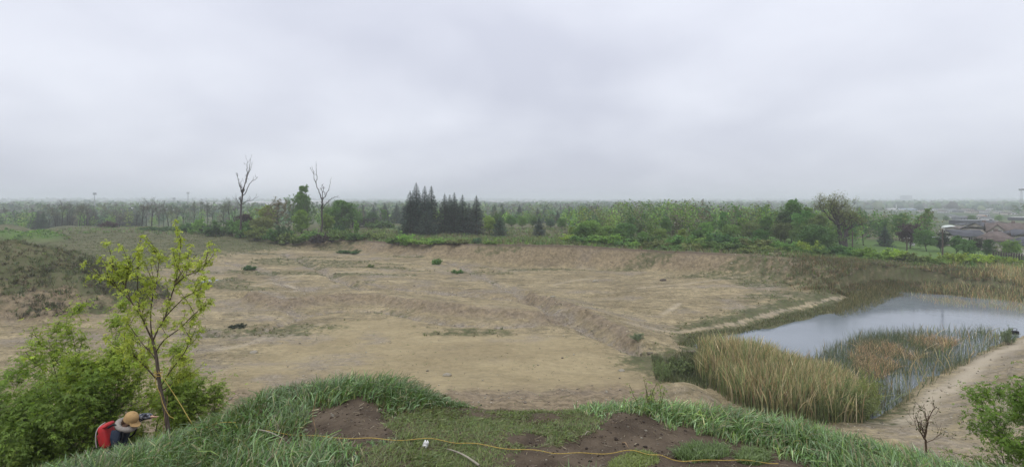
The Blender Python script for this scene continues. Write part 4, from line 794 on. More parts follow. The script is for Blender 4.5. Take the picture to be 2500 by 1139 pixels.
reeds('tall_reeds', x, y, rng.uniform(1.5, 3.2, len(x)) * (1 + .28 * fbm(x * .35, y * .35, 3, 45)) * (.72 + .28 * sstep(0, 3, seg_dist(x, y, np.array([P(a, b, -.8) for a, b in A]), True)[0])), rng.uniform(.018, .042, len(x)), 1.38 * pick(len(x), TAN), 'tall tan dry reed bed at the near end of the pond', plume=True, bend=.22)
x, y = in_px(A, 5000); reeds('green_reeds', x, y, rng.uniform(.8, 1.9, len(x)), rng.uniform(.03, .06, len(x)), pick(len(x), [(.10, .13, .045), (.08, .11, .04), (.14, .15, .06)]), 'green shoots growing among the dry tan reeds', mat=BLADE)
B = [(1945, 905), (1985, 878), (2040, 845), (2120, 822), (2220, 812), (2320, 808), (2420, 812), (2470, 836), (2402, 872), (2320, 917), (2250, 966), (2190, 1004), (2135, 1024), (2080, 990), (2030, 950), (1980, 925)]
x, y = in_px(B, 500); reeds('scattered_reeds', x, y, rng.uniform(.8, 2.0, len(x)), rng.uniform(.02, .04, len(x)), 1.2 * pick(len(x), TAN), 'scattered dry tan stems among the green rushes', plume=True, bend=.35)
x, y = in_px(B, 13500); e_ = sstep(.0, .5, fbm(x * .16, y * .16, 3, 15) + .25); k = rng.random(len(x)) < .3 + .7 * e_; x, y = x[k], y[k]
reeds('green_rushes', x, y, rng.uniform(.5, 1.5, len(x)) * (1 + .35 * fbm(x * .3, y * .3, 3, 46)), rng.uniform(.02, .04, len(x)), pick(len(x), [(.14, .13, .075), (.06, .095, .045), (.08, .11, .055), (.05, .075, .04), (.12, .125, .06)]), 'green rushes standing in the shallow right half of the pond', mat=BLADE, bend=.3, z=np.full(len(x), -1.0))
B2 = [(2070, 875), (2100, 848), (2180, 832), (2280, 828), (2340, 838), (2300, 862), (2210, 888), (2150, 930), (2100, 920)]
x, y = in_px(B2, 6000); k = fbm(x * .3, y * .3, 3, 25) > -.15; x, y = x[k], y[k]; reeds('matted_reeds', x, y, rng.uniform(.3, 1.0, len(x)), rng.uniform(.03, .07, len(x)), 1.7 * pick(len(x), [(.23, .150, .095), (.27, .20, .13), (.19, .145, .10), (.20, .125, .085)]), 'flattened brown dead reeds in the middle of the rushes', bend=.9, z=np.full(len(x), -.9))
C_ = [(2225, 704), (2260, 690), (2330, 682), (2420, 684), (2560, 688), (2700, 705), (2650, 765), (2540, 752), (2440, 736), (2340, 731), (2270, 722)]
x, y = in_px(C_, 13000, .2); k = rng.random(len(x)) < .5 + 1.2 * fbm(x * .3, y * .3, 3, 47); x, y = x[k], y[k]; reeds('far_reeds', x, y, rng.uniform(.5, 1.4, len(x)), rng.uniform(.025, .055, len(x)), 1.6 * pick(len(x), TAN + [(.25, .14, .08), (.28, .16, .085), (.11, .13, .055)]), 'rust and tan reeds along the far shore of the pond', bend=.4)
D_ = [(2030, 765), (2060, 742), (2110, 722), (2160, 706), (2200, 706), (2190, 725), (2150, 745), (2110, 765), (2060, 775)]
x, y = in_px(D_, 3600); reeds('shore_reeds', x, y, rng.uniform(.4, 1.0, len(x)), rng.uniform(.04, .07, len(x)), pick(len(x), [(.13, .12, .06), (.19, .16, .085), (.09, .10, .05)]), 'olive rushes on the pond shore beside the dirt path', bend=.3)
E_ = [(1700, 800), (1780, 785), (1880, 768), (1980, 745), (2060, 725), (2060, 748), (1960, 772), (1850, 797), (1760, 815), (1700, 838), (1650, 850)]
x, y = in_px(E_, 5200, -.4); k = seg_dist(x, y, PATH)[0] > .9; x, y = x[k], y[k]; reeds('verge_grass', x, y, rng.uniform(.1, .35, len(x)), rng.uniform(.04, .08, len(x)), pick(len(x), [(.09, .10, .045), (.07, .085, .035), (.13, .12, .06)]), 'short rough grass on the verge between path and pond', bend=.4, mat=BLADE)
_G = [(2040, 668), (2060, 650), (2120, 648), (2200, 648), (2290, 655), (2270, 676), (2190, 690), (2100, 700), (2060, 690)]
xb, yb, mb_ = scatter(26000, 30, 90, 62, 96, lambda x, y, z, m: (m['sdist'] < .5) & (m['sdist'] > -13) & (m['psd'] > .2) & (m['dp'] > 1.0) & (rng.random(len(x)) < sstep(38, 52, x)))
tufts('bank_weeds', xb, yb, rng.uniform(.2, .65, len(xb)), rng.uniform(.05, .13, len(xb)), 7, pick(len(xb), [OLIVE, (.10, .10, .052), (.14, .10, .06), (.085, .105, .045), (.13, .10, .065)]), 'olive and rusty weeds on the low bank at the far end of the pond', 'weeds', lean=.5)
x, y = in_pix([(2000, 665), (2040, 648), (2120, 645), (2200, 650), (2290, 658), (2420, 662), (2420, 684), (2280, 686), (2200, 704), (2100, 712), (2030, 700), (1940, 665), (1930, 640), (2000, 640)], 13000); reeds('rusty_grass', x, y, rng.uniform(.2, .7, len(x)), rng.uniform(.03, .07, len(x)), pick(len(x), [(.17, .11, .065), (.12, .10, .055), (.09, .10, .05), (.2, .14, .08), (.075, .10, .04), (.085, .12, .045)]), 'rusty long grass below the lawn left of the path end', bend=.3)
H_ = [(1590, 870), (1650, 855), (1710, 850), (1720, 900), (1730, 950), (1680, 945), (1640, 935), (1600, 925)]
x, y = in_px(H_, 3200, 0); reeds('ditch_grass', x, y, rng.uniform(.15, .5, len(x)), rng.uniform(.03, .06, len(x)), pick(len(x), [(.075, .09, .04), (.06, .08, .035), (.10, .11, .05)]), 'dark weedy grass in the wet corner left of the reeds', bend=.4, mat=BLADE)
print('reeds', time.time() - T0)
# ------------------------------------------------------------------ the hilltop in front: grass, bushes, tree, person, rope
rng = np.random.default_rng(77)
def proj(x, y, z): return 1250 + F * x / y, HY + F * (EYE - z) / y
def ground_at(px, py, d0=2.4, d1=12.0):
    """first point of the ground seen at a photo pixel"""
    d = np.linspace(d0, d1, 1500); x = (px - 1250) / F * d; z = EYE - (py - HY) / F * d; t = tz(x, d); k = np.argmax(z <= t); return np.array([x[k], d[k], t[k]])
DIRT = [[(735, 1068), (762, 1002), (830, 985), (882, 976), (925, 998), (948, 1040), (968, 1066), (900, 1080), (830, 1082), (790, 1098), (755, 1092)],
        [(1370, 1085), (1460, 1052), (1490, 1010), (1560, 1013), (1625, 1036), (1700, 1060), (1800, 1085), (1900, 1115), (1965, 1139), (2060, 1200), (1225, 1200), (1245, 1108), (1330, 1103)],
        [(1232, 1078), (1270, 1053), (1345, 1060), (1342, 1086), (1285, 1097)], [(640, 1075), (700, 1070), (735, 1085), (700, 1105), (655, 1100)]]
SHORT = [(945, 1030), (985, 1010), (1130, 990), (1400, 990), (1440, 1015), (1478, 1030), (1440, 1062), (1375, 1085), (1250, 1105), (1235, 1200), (820, 1200), (880, 1100), (965, 1080)]
PATCH = [(1548, 1122, 62, 22, .06, (.18, .225, .055)), (1718, 1108, 62, 22, .12, (.125, .185, .06)), (1840, 1118, 40, 18, .10, (.14, .20, .065))]
def lawn(n, lo, hi):
    th = np.radians(rng.uniform(-51, 51, n)); R = np.interp(th, C_TH, C_R); r = np.sqrt(rng.uniform(lo ** 2, 1, n) * (R + hi) ** 2); x, y = r * np.sin(th), r * np.cos(th); z = tz(x, y); px, py = proj(x, y, z)
    wx = px + fbm(x * 7, y * 7, 3, 5) * 26; wy = py + fbm(x * 7, y * 7, 3, 6) * 12
    dirt = np.zeros(n, bool); de = np.full(n, 1e9)
    for p in DIRT: q = np.array(p, float); dirt |= inside(wx, wy, q); de = np.minimum(de, seg_dist(wx, wy * 1.8, q * [1, 1.8], True)[0])
    return x, y, z, px, py, dirt, de, inside(wx, wy, np.array(SHORT, float)), r - R
def blades(name, x, y, z, L, W, cols, label, seg=3, bend=(.25, .9), wind=.5):
    n = len(x); wa = fbm(x * .9, y * .9, 3, 8) * 3.2 + .4; a = wa + rng.normal(0, 1.1, n); dx, dy = np.cos(a), np.sin(a); bd = rng.uniform(*bend, n); sx, sy = -dy * W * .5, dx * W * .5; rows = []
    tw = rng.normal(0, .5, n)
    for s in range(seg + 1):
        f = s / seg; k = f ** 1.7; ww = (.75 + .6 * f) * (1 - f ** 3 * .96); cx_ = x + dx * L * bd * k; cy2 = y + dy * L * bd * k; cz = z - .02 + L * (f - bd * .62 * f ** 2.6); zz_ = W * .5 * np.sin(tw) * f
        rows += [np.stack([cx_ - sx * ww, cy2 - sy * ww, cz - zz_], 1), np.stack([cx_ + sx * ww, cy2 + sy * ww, cz + zz_], 1)]
    V = np.stack(rows, 1); k = 2 * (seg + 1); q = np.array([[2 * s, 2 * s + 1, 2 * s + 3, 2 * s + 2] for s in range(seg)]); Fq = (q[None] + (np.arange(n) * k)[:, None, None]).reshape(-1, 4)
    o = Geo().add(V.reshape(-1, 3), Fq, np.repeat(np.clip(cols, 0, 1), k, 0)).build(name, BLADE, smooth=True); return tag(o, label, 'grass', kind='stuff')
def gcol(n, pal, s=.2): c = np.array(pal)[rng.integers(0, len(pal), n)]; return c * np.exp(rng.normal(0, s, (n, 1))) * (1 + rng.normal(0, .05, (n, 3)))
LONG = [(.115, .205, .060), (.145, .245, .080), (.195, .300, .130), (.100, .190, .045), (.250, .345, .185), (.170, .250, .060), (.28, .26, .14)]
x, y, z, px, py, dirt, de, sh, dr = lawn(80000, .42, 1.2)
k = ~dirt & ~sh & (rng.random(len(x)) < np.where(dr > .5, .55, 1)); x, y, z, px, py, de, dr = (v[k] for v in (x, y, z, px, py, de, dr))
L = .27 * (1 + .35 * fbm(x * 1.1, y * 1.1, 3, 14)) * rng.uniform(.55, 1.25, len(x)); L *= np.where((px < 760) & (py > 1045), 1.1, 1.0) * np.clip(.45 + de / 90, .45, 1); L *= np.where(np.abs(px - 1250) < 110, .5, 1)
ds = seg_dist(px, py * 1.5, np.array(SHORT, float) * [1, 1.5], True)[0]; L *= np.clip(.35 + ds / 110, .35, 1)
blades('long_grass', x, y, z, L, rng.uniform(.006, .012, len(x)), gcol(len(x), LONG, .36) * np.where(px < 1150, .80, 1.0)[:, None] * (1 + .35 * fbm(x * 1.6, y * 1.6, 3, 31))[:, None], 'long arching blue-green grass along the brow of the hill')
x, y, z, px, py, dirt, de, sh, dr = lawn(240000, .42, .5)
th_ = fbm(x * 3.2, y * 3.2, 3, 17); k = ~dirt & sh & (rng.random(len(x)) < sstep(-.6, -.1, th_ + .2)); x, y, z, px, py = (v[k] for v in (x, y, z, px, py))
blades('short_grass', x, y, z, rng.uniform(.025, .085, len(x)) * (1 + .5 * th_[k]), rng.uniform(.004, .008, len(x)), gcol(len(x), [(.160, .220, .055), (.135, .195, .055), (.19, .24, .075), (.15, .175, .065), (.20, .20, .09)]), 'short trodden grass in the middle of the hilltop', seg=2, bend=(.3, 1.2))
pts = []
for cx0, cy0, rx, ry, L0, c0 in PATCH:
    n = 1500; a = rng.random(n) * 6.28; q = np.sqrt(rng.random(n)); g0 = np.array([ground_at(cx0 + dx_, cy0 + dy_) for dx_, dy_ in ((0, 0), (rx, 0), (0, ry))]); u = g0[1] - g0[0]; v = g0[2] - g0[0]
    xx = g0[0, 0] + u[0] * q * np.cos(a) + v[0] * q * np.sin(a); yy = g0[0, 1] + u[1] * q * np.cos(a) + v[1] * q * np.sin(a); pts.append(np.stack([xx, yy, np.full(n, L0), *[np.full(n, t) for t in c0]], 1))
pt = np.concatenate(pts); blades('grass_tuft', pt[:, 0], pt[:, 1], tz(pt[:, 0], pt[:, 1]), pt[:, 2] * rng.uniform(.5, 1.2, len(pt)), rng.uniform(.004, .010, len(pt)), pt[:, 3:6] * np.exp(rng.normal(0, .2, (len(pt), 1))), 'tufts of grass on the bare brown dirt', seg=3)
# litter: straw, clods and stones on the bare dirt
x, y, z, px, py, dirt, de, sh, dr = lawn(26000, .42, .2); k = dirt & (rng.random(len(x)) < .22); xs, ys, zs = x[k], y[k], z[k]; n = len(xs); R_ = .006 * np.exp(rng.normal(0, .55, n)); g = Geo(); blobs(g, np.stack([xs, ys, zs + R_ * .2], 1), R_, pick(n, [(.10, .075, .055), (.075, .055, .042), (.30, .27, .22), (.15, .115, .085), (.06, .045, .035)]), .7)
tag(g.build('dirt_clods', STRAW), 'little clods and stones on the bare dirt of the hilltop', 'clods', kind='stuff')
k = dirt & (rng.random(len(x)) < .05) | (sh & (rng.random(len(x)) < .03)); xs, ys, zs = x[k], y[k], z[k]; n = len(xs); a = rng.random(n) * 6.28; l = rng.uniform(.02, .08, n); w = .0025; dx, dy = np.cos(a), np.sin(a)
V = np.stack([np.stack([xs - dy * w, ys + dx * w, zs + .006], 1), np.stack([xs + dy * w, ys - dx * w, zs + .006], 1), np.stack([xs + dx * l + dy * w, ys + dy * l - dx * w, zs + .012], 1), np.stack([xs + dx * l - dy * w, ys + dy * l + dx * w, zs + .012], 1)], 1)
tag(Geo().add(V.reshape(-1, 3), np.arange(n * 4).reshape(-1, 4), np.repeat(pick(n, [(.30, .25, .16), (.20, .16, .10), (.36, .31, .22)]), 4, 0)).build('dead_straw', STRAW), 'scraps of dead straw on the dirt and short grass', 'straw', kind='stuff')
print('grass', time.time() - T0)

# ---- bushes on the slope
def bush(name, px, d, top, width, color, seed, nl, ls, label, stems=6, lim=42, shape='round', spread=.32, cat='bush', start=.1, rise=0):
    x0 = (px - 1250) / F * d; z0 = tz1(x0, d); H = max(.15, EYE - (top - HY) / F * d - z0); Wd = width / F * d
    rg = np.random.default_rng(seed); w, l = deciduous(seed, H * .93, Wd * .8, start, shape, 10, ls, lim, stems=stems, trunk_r=min(.04, H * .011), spread=spread, rs=.35)
    o = empty(name, (x0, d, z0 - .05)); w.build('stem', BARK, o)
    allp = np.concatenate([v.reshape(-1, 3) for v in w.V if len(v) <= 12]); nl = int(nl / 2.3); ci = rg.integers(0, len(allp), nl); C = allp[ci] + nrm(rg.normal(size=(nl, 3))) * rg.gamma(2, .5, (nl, 1)) * spread * .4
    V, Fq, c = compound(rg, C, ls * .57, (1, 1, 1)); tone = np.exp(.22 * fbm(C[:, 0] * 3 + seed, C[:, 2] * 3 + C[:, 1] * 2, 2, 3))[:, None]
    f = Geo().add(V, Fq, np.clip(c * np.repeat(tone, 20, 0), 0, 2.5)).build('foliage', LEAF, o); f.color = (*color, 1); f['kind'] = 'stuff'
    return tag(o, label, cat)
BOX = (0.225, 0.314, 0.046)
bush('leafy_bush', 235, 9.0, 660, 300, BOX, 301, 22000, .075, 'tall yellow-green box elder bush left of the slim tree', 7, 63)
bush('leafy_bush', 70, 9.6, 765, 300, (0.152, 0.243, 0.040), 302, 19000, .075, 'broad green bush filling the left edge of the slope', 7, 56)
bush('leafy_bush', 155, 8.3, 850, 330, (0.133, 0.212, 0.036), 303, 18000, .075, 'dense darker bush behind the crouching person', 7, 56)
bush('leafy_bush', 20, 7.6, 925, 260, (0.121, 0.192, 0.036), 306, 11000, .075, 'low dark bush at the bottom left corner', 6, 42)
bush('leafy_bush', 490, 9.2, 852, 170, (0.183, 0.272, 0.044), 304, 13000, .07, 'rounded bush just right of the roped tree trunk', 6, 48)
bush('leafy_bush', 335, 9.6, 740, 170, BOX, 307, 9000, .07, 'airy leafy sapling between the tall bush and the roped tree', 4, 24)
bush('leafy_bush', 2495, 6.4, 790, 390, (0.129, 0.226, 0.036), 305, 27000, .05, 'rich green bush at the bottom right edge', 6, 54, spread=.2)
rw_ = np.random.default_rng(9); x0, y0 = (1592 - 1250) / F * 5.7, 5.7; wd_ = empty('leafy_weed', (x0, y0, tz1(x0, y0))); g = Geo(); cc_ = []
for i in range(9):
    st_, _ = wander(rw_, [rw_.normal(0, .06), rw_.normal(0, .04), -.02], [rw_.normal(0, .45), rw_.normal(0, .3), 1], rw_.uniform(.25, .42), 6, .12); g.add(*tube(st_, np.linspace(.004, .002, 7), 4), (.09, .09, .04)); cc_ += [q + rw_.normal(0, .015, 3) for q in st_[2:] for _ in range(3)]
g.build('stem', BARK, wd_); f = Geo().add(*compound(rw_, np.array(cc_), .026, (1, 1, 1))).build('foliage', LEAF, wd_); f.color = (.17, .24, .06, 1); f['kind'] = 'stuff'; tag(wd_, 'small leafy weed on the brow in front of the pit', 'weed')
bush('leafy_bush', 2205, 6.5, 1085, 50, (0.053, 0.074, 0.029), 309, 300, .04, 'tiny shoot left of the bare sapling', 3, 6, spread=.1, cat='weed')
# ---- the slim tree with the rope
TD = 7.5; tx = (415 - 1250) / F * TD; tzz = tz1(tx, TD); tree = empty('young_tree', (tx, TD, tzz - .05)); rg = np.random.default_rng(12); wood = Geo(); tips = []; tc_ = np.array((.11, .088, .07)); tc2 = np.array((.10, .075, .05))
LIM = [([(418, 1110, 0), (405, 1010, 0), (392, 950, 0), (386, 905, 0), (380, 860, 0), (373, 832, 0)], .030, .018), ([(373, 832, 0), (358, 800, -.05), (345, 772, -.1), (322, 738, -.15), (306, 700, -.2), (290, 672, -.25), (268, 640, -.3)], .0125, .0035), ([(345, 772, -.1), (337, 735, 0), (336, 690, .05), (338, 650, .08), (341, 618, .1)], .009, .0035),
       ([(373, 832, 0), (385, 805, .05), (402, 775, .1), (414, 735, .12), (428, 695, .15), (450, 655, .2), (480, 622, .25)], .0125, .0035), ([(414, 735, .12), (428, 690, .2), (437, 640, .25), (441, 600, .28), (442, 584, .3)], .010, .004), ([(373, 835, 0), (368, 790, .15), (370, 740, .25), (382, 690, .3), (388, 640, .35), (392, 622, .35)], .010, .0035),
       ([(402, 775, .1), (425, 750, 0), (452, 725, -.1), (478, 712, -.15), (512, 690, -.2)], .009, .004), ([(380, 860, 0), (400, 830, -.1), (440, 800, -.2), (470, 770, -.25), (500, 745, -.3)], .010, .004), ([(322, 738, -.15), (300, 715, -.2), (270, 690, -.2), (240, 668, -.2)], .009, .0035), ([(383, 925, 0), (350, 890, -.1), (320, 862, -.15), (290, 848, -.2)], .011, .004),
       ([(386, 905, 0), (376, 870, .1), (345, 835, .2), (320, 800, .25), (300, 770, .3)], .009, .004), ([(428, 695, .15), (455, 672, .1), (490, 660, .05), (505, 640, 0)], .009, .0035), ([(306, 700, -.2), (312, 660, -.2), (318, 625, -.2)], .010, .004), ([(390, 945, 0), (420, 900, -.1), (450, 860, -.15), (468, 820, -.2)], .009, .004), ([(392, 955, 0), (430, 930, .1), (470, 915, .15)], .010, .004)]
for kk, (pp, r0, r1) in enumerate(LIM):
    p = np.array([AT(q[0], q[1], TD + q[2]) for q in pp]) - [tx, TD, tzz - .05]
    if kk == 0: p[0, 2] = -.1
    p = smoothline(p, len(pp) * 4); wood.add(*tube(p, np.linspace(r0, r1, len(p)), 8 if kk == 0 else 6), tc_ if kk == 0 else tc2)
    tips += [(p[-1], 1.0), (p[-2], 1.0)]
    for i in range(0 if kk == 0 else 10):
        j = 3 + int(rg.random() * (len(p) - 4)); dd = nrm(nrm(p[j] - p[j - 1]) * .6 + rg.normal(0, .5, 3) + [0, 0, .35]); tw, _ = wander(rg, p[j], dd, rg.uniform(.12, .42), 4, .12, .12); wood.add(*tube(tw, np.linspace(.005, .0025, 5), 3), tc2); tips += [(q, .8) for q in tw[1:]] + [(tw[-1], 1.2)]
wood.build('trunk', BARK, tree, True)
tp = np.array([t[0] for t in tips]); wt = np.array([t[1] for t in tips]); nl = 4300; ci = rg.choice(len(tp), nl, p=wt / wt.sum()); C = tp[ci] + rg.normal(0, .022, (nl, 3)) - [0, 0, .02]
V, Fq, c = compound(rg, C, .033, (1, 1, 1), .17, .7); cr = Geo().add(V, Fq, c).build('crown', LEAF, tree); cr.color = (.34, .42, .07, 1); cr['kind'] = 'stuff'
tag(tree, 'slim young tree in fresh leaf with yellow rope tied to its trunk', 'tree')
bs = limbs('bare_sapling', 7.6, [([(2262, 1118), (2262, 1085), (2258, 1060), (2262, 1030)], .016, .011), ([(2262, 1030), (2268, 1010), (2278, 992), (2286, 985)], .009, .003), ([(2259, 1062), (2248, 1045), (2240, 1020), (2234, 1005)], .009, .003), ([(2262, 1030), (2260, 1008), (2259, 990)], .007, .003), ([(2260, 1070), (2280, 1062), (2296, 1050)], .006, .002), ([(2248, 1045), (2236, 1030), (2230, 1008)], .005, .002)], 4,
    'spindly nearly bare sapling on the sandy slope beside the green bush', seed=31, twig=(.06, .16), col=(.11, .075, .05), leafn=120, leafc=(.10, .12, .04), leafs=.03, lev=1, minr=.002)

# ---- yellow rope, sticks, scrap
def ground_line(pts, lift, n=80):
    q = np.array([ground_at(a, b) + [0, 0, lift] for a, b in pts]); return smoothline(q, n)
air = np.array([AT(387, 906, TD - .07), AT(412, 942, 7.1), AT(440, 985, 6.6), AT(462, 1022, 6.2), AT(482, 1052, 5.8)])
gl = ground_line([(520, 1062), (575, 1058), (640, 1058), (700, 1064), (770, 1073), (860, 1075), (930, 1080), (1010, 1079), (1080, 1082), (1140, 1090), (1215, 1098), (1300, 1108), (1360, 1112), (1430, 1115), (1500, 1111), (1555, 1109), (1600, 1118), (1640, 1127), (1700, 1134), (1760, 1128), (1830, 1133), (1900, 1136)], .02, 150)
gl[:, 2] += .008 + .010 * np.sin(np.arange(150) * .5)
gl[:8, 2] += .1
rope_pts = np.vstack([smoothline(air, 26), gl]); YR = plain('yellow rope', (.42, .30, .07), .6, .3, .2, 60)
tw = []; ang = np.linspace(0, 4 * pi, 50); trunk_at = AT(387, 906, TD)
tw = np.stack([trunk_at[0] + .052 * np.cos(ang), trunk_at[1] + .052 * np.sin(ang), trunk_at[2] + .02 - .02 * ang / pi], 1)
g = Geo().add(*tube(rope_pts, .0034, 6)); g.add(*tube(tw, .006, 6))
drop = smoothline(np.array([AT(382, 906, TD - .06), AT(380, 935, TD - .08), AT(391, 960, TD - .08), AT(398, 985, TD - .1), AT(412, 1012, TD - .15), AT(424, 1020, TD - .15)]), 24); g.add(*tube(drop, .0045, 5))
ro = g.build('yellow_rope', YR, smooth=True); tag(ro, 'thin yellow rope tied to the slim tree and trailing along the hilltop', 'rope')
PALEW = plain('pale stick', (.30, .27, .21), .8, .2, .2, 30); BROWNW = plain('dry stem', (.30, .20, .11), .8, .2, .2, 30)
def stick(a, b, r, mat, label, lift=.03, name='stick', bow=.02):
    A_, B_ = ground_at(*a), ground_at(*b); s = np.linspace(0, 1, 7)[:, None]; p = A_ + (B_ - A_) * s + [0, 0, lift]; p[:, 2] += bow * np.sin(pi * s[:, 0]); o = Geo().add(*tube(p, np.linspace(r, r * .5, 7), 6)).build(name, mat, smooth=True); return tag(o, label, 'stick')
stick((1170, 1145), (1092, 1104), .010, PALEW, 'long pale stripped stick lying on the short grass')
stick((627, 1060), (695, 1086), .008, PALEW, 'bleached stem lying by the rope left of the dirt patch', .05)
stick((1428, 1068), (1442, 1062), .005, PALEW, 'short pale twig on the bare dirt'); stick((1520, 1088), (1534, 1100), .005, BROWNW, 'dark curved twig on the brown dirt')
a_ = ground_at(767, 1088); p = np.array([a_ + [0, 0, -.02], a_ + [.01, .01, .12], a_ + [-.02, .02, .25], a_ + [.0, .02, .37], a_ + [.02, .02, .45]]); tag(Geo().add(*tube(smoothline(p, 14), .003, 5)).build('dry_stem', BROWNW), 'dry upright stem in front of the left dirt patch', 'stem')
a_ = ground_at(404, 1062, 3); p = np.array([AT(398, 1030, 6.2), AT(402, 1010, 6.2), AT(408, 985, 6.2), AT(408, 965, 6.2)]); p[0] = [p[1][0], p[1][1] - .05, tz1(p[1][0], p[1][1])]
tag(Geo().add(*tube(smoothline(p, 14), .003, 5)).build('dry_stem', BROWNW), 'tall dry stem beside the base of the roped tree', 'stem')
sc = ground_at(1035, 1092); WHITE = plain('white scrap', (.75, .75, .73), .6, .3, .06, 30); g = Geo()
for ox, oz, rot, h, w in ((-.012, 0, .5, .06, .024), (.02, 0, .25, .055, .018)):
    u = np.array([math.sin(rot), .1, math.cos(rot)]); s_ = np.array([math.cos(rot), 0, -math.sin(rot)]); b0 = sc + [ox, 0, oz]; v = []
    for t in (0, .5, 1):
        for q in (-1, -.3, .4, 1):
            for e_ in (-.002, .002): v.append(b0 + u * h * t + s_ * w * .5 * q + np.array([0, .012 * math.sin(q * 2 + t * 3) + e_, 0]))
    id_ = lambda i, j, k_: (i * 4 + j) * 2 + k_; fc = []
    for i in range(2):
        for j in range(3): fc += [(id_(i, j, 0), id_(i, j + 1, 0), id_(i + 1, j + 1, 0), id_(i + 1, j, 0)), (id_(i, j, 1), id_(i + 1, j, 1), id_(i + 1, j + 1, 1), id_(i, j + 1, 1))]
        fc += [(id_(i, 0, 0), id_(i + 1, 0, 0), id_(i + 1, 0, 1), id_(i, 0, 1)), (id_(i, 3, 0), id_(i, 3, 1), id_(i + 1, 3, 1), id_(i + 1, 3, 0))]
    for j in range(3): fc += [(id_(2, j, 0), id_(2, j + 1, 0), id_(2, j + 1, 1), id_(2, j, 1))]
    g.mix(np.array(v), fc)
g.add(*tube(np.array([sc + [-.01, 0, .012], sc + [.008, 0, .02], sc + [.02, 0, .012]]), .007, 6)); tag(g.build('paper_scrap', WHITE, smooth=True), 'crumpled white paper scrap on the short grass by the rope', 'litter')

# ---- person crouching on the slope, pointing right
PD = 7.0; pxo = (283 - 1250) / F * PD + .10; PS = .73; pz0 = EYE - (1018 - HY) / F * PD - 1.14 * PS
person_loc = (pxo, PD, pz0)
SKIN = plain('skin', (.50, .30, .21), .55, .3, .06, 12); NAVY = plain('navy cloth', (.020, .027, .042), .85, .2, .25, 25); TROU = plain('grey-blue trousers', (.13, .15, .18), .85, .2, .2, 25); TANC = plain('tan cap', (.42, .275, .125), .85, .2, .08, 40)
GREYH = plain('grey fleece', (.30, .27, .24), .95, .1, .15, 50); RED = plain('red nylon', (.42, .025, .028), .55, .35, .18, 14); HAIR = plain('brown hair', (.10, .055, .03), .7, .3, .3, 60); BLACK = plain('black strap', (.012, .012, .015), .7, .3, .2, 30); SHOE = plain('shoe', (.05, .045, .04), .7, .3, .2, 30); REFL = plain('pale grey trim', (.45, .42, .40), .5, .4, .1, 30)
def camo():
    m = M('camo sleeve'); n1_ = m.noise(13, 2, .5); n2_ = m.noise(19, 2, .5, m.scaled((1.3, 1.1, .9)))
    c = m.mix(m.rng(n1_, .47, .50), (.030, .036, .050), (.105, .115, .135)); c = m.mix(m.rng(n2_, .57, .60), c, (.27, .28, .31)); c = m.mix(m.rng(n1_, .62, .64), c, (.012, .013, .018)); return m.done(m.bsdf(c, .85, .2))
CAMO = camo()
def skin_obj(name, nodes, edges, mat, parent=None, sub=2, smooth_=.6):
    """nodes: {key: (x, y, z, rx, ry)}; one continuous skinned surface"""
    keys = list(nodes); me = bpy.data.meshes.new(name); me.from_pydata([nodes[q][:3] for q in keys], [(keys.index(a), keys.index(b)) for a, b in edges], []); me.materials.append(mat); o = link(name, me, parent)
    sk = o.modifiers.new('Skin', 'SKIN'); sk.branch_smoothing = smooth_; sk.use_smooth_shade = True
    for i, q in enumerate(keys): r = nodes[q][3:]; me.skin_vertices[0].data[i].radius = (r[0], r[-1]); me.skin_vertices[0].data[i].use_root = (i == 0)
    s = o.modifiers.new('Sub', 'SUBSURF'); s.levels = sub; s.render_levels = sub; return o
BN = {'pelvis': (-.10, 0, .50, .13, .11), 'waist': (-.09, 0, .66, .115, .10), 'chest': (-.04, 0, .86, .13, .11), 'neckb': (.04, 0, .99, .065), 'neck': (.085, 0, 1.045, .05), 'skull': (.13, 0, 1.10, .085), 'crown': (.165, 0, 1.15, .08), 'chin': (.205, 0, 1.055, .05), 'nose': (.238, 0, 1.095, .016),
      'shr': (-.01, -.16, .945, .045), 'elr': (.05, -.24, .72, .042), 'wrr': (.20, -.17, .62, .028), 'plr': (.25, -.15, .60, .032), 'f1r': (.30, -.14, .58, .011), 'f2r': (.305, -.155, .575, .011), 'f3r': (.30, -.17, .575, .011), 'f4r': (.29, -.183, .58, .010), 'thr': (.265, -.115, .61, .011),
      'shl': (.02, .16, .965, .045), 'ell': (.25, .20, 1.08, .042), 'wrl': (.43, .16, 1.09, .026), 'pll': (.475, .15, 1.09, .028), 'i1': (.515, .145, 1.095, .0095), 'i2': (.545, .142, 1.098, .009), 'i3': (.568, .14, 1.10, .008), 'm1': (.512, .15, 1.08, .010), 'm2': (.52, .152, 1.058, .009), 'r1': (.505, .16, 1.075, .0095), 'r2': (.508, .16, 1.055, .009), 'p1': (.497, .17, 1.075, .009), 'p2': (.497, .168, 1.058, .008), 'th1': (.475, .125, 1.10, .010), 'th2': (.50, .118, 1.108, .009),
      'hpr': (-.08, -.10, .47, .095), 'knr': (.22, -.16, .52, .065), 'anr': (.02, -.13, .09, .045), 'tor': (.15, -.14, .04, .04), 'hpl': (-.08, .10, .47, .095), 'knl': (.24, .16, .54, .065), 'anl': (.04, .13, .09, .045), 'tol': (.17, .14, .04, .04)}
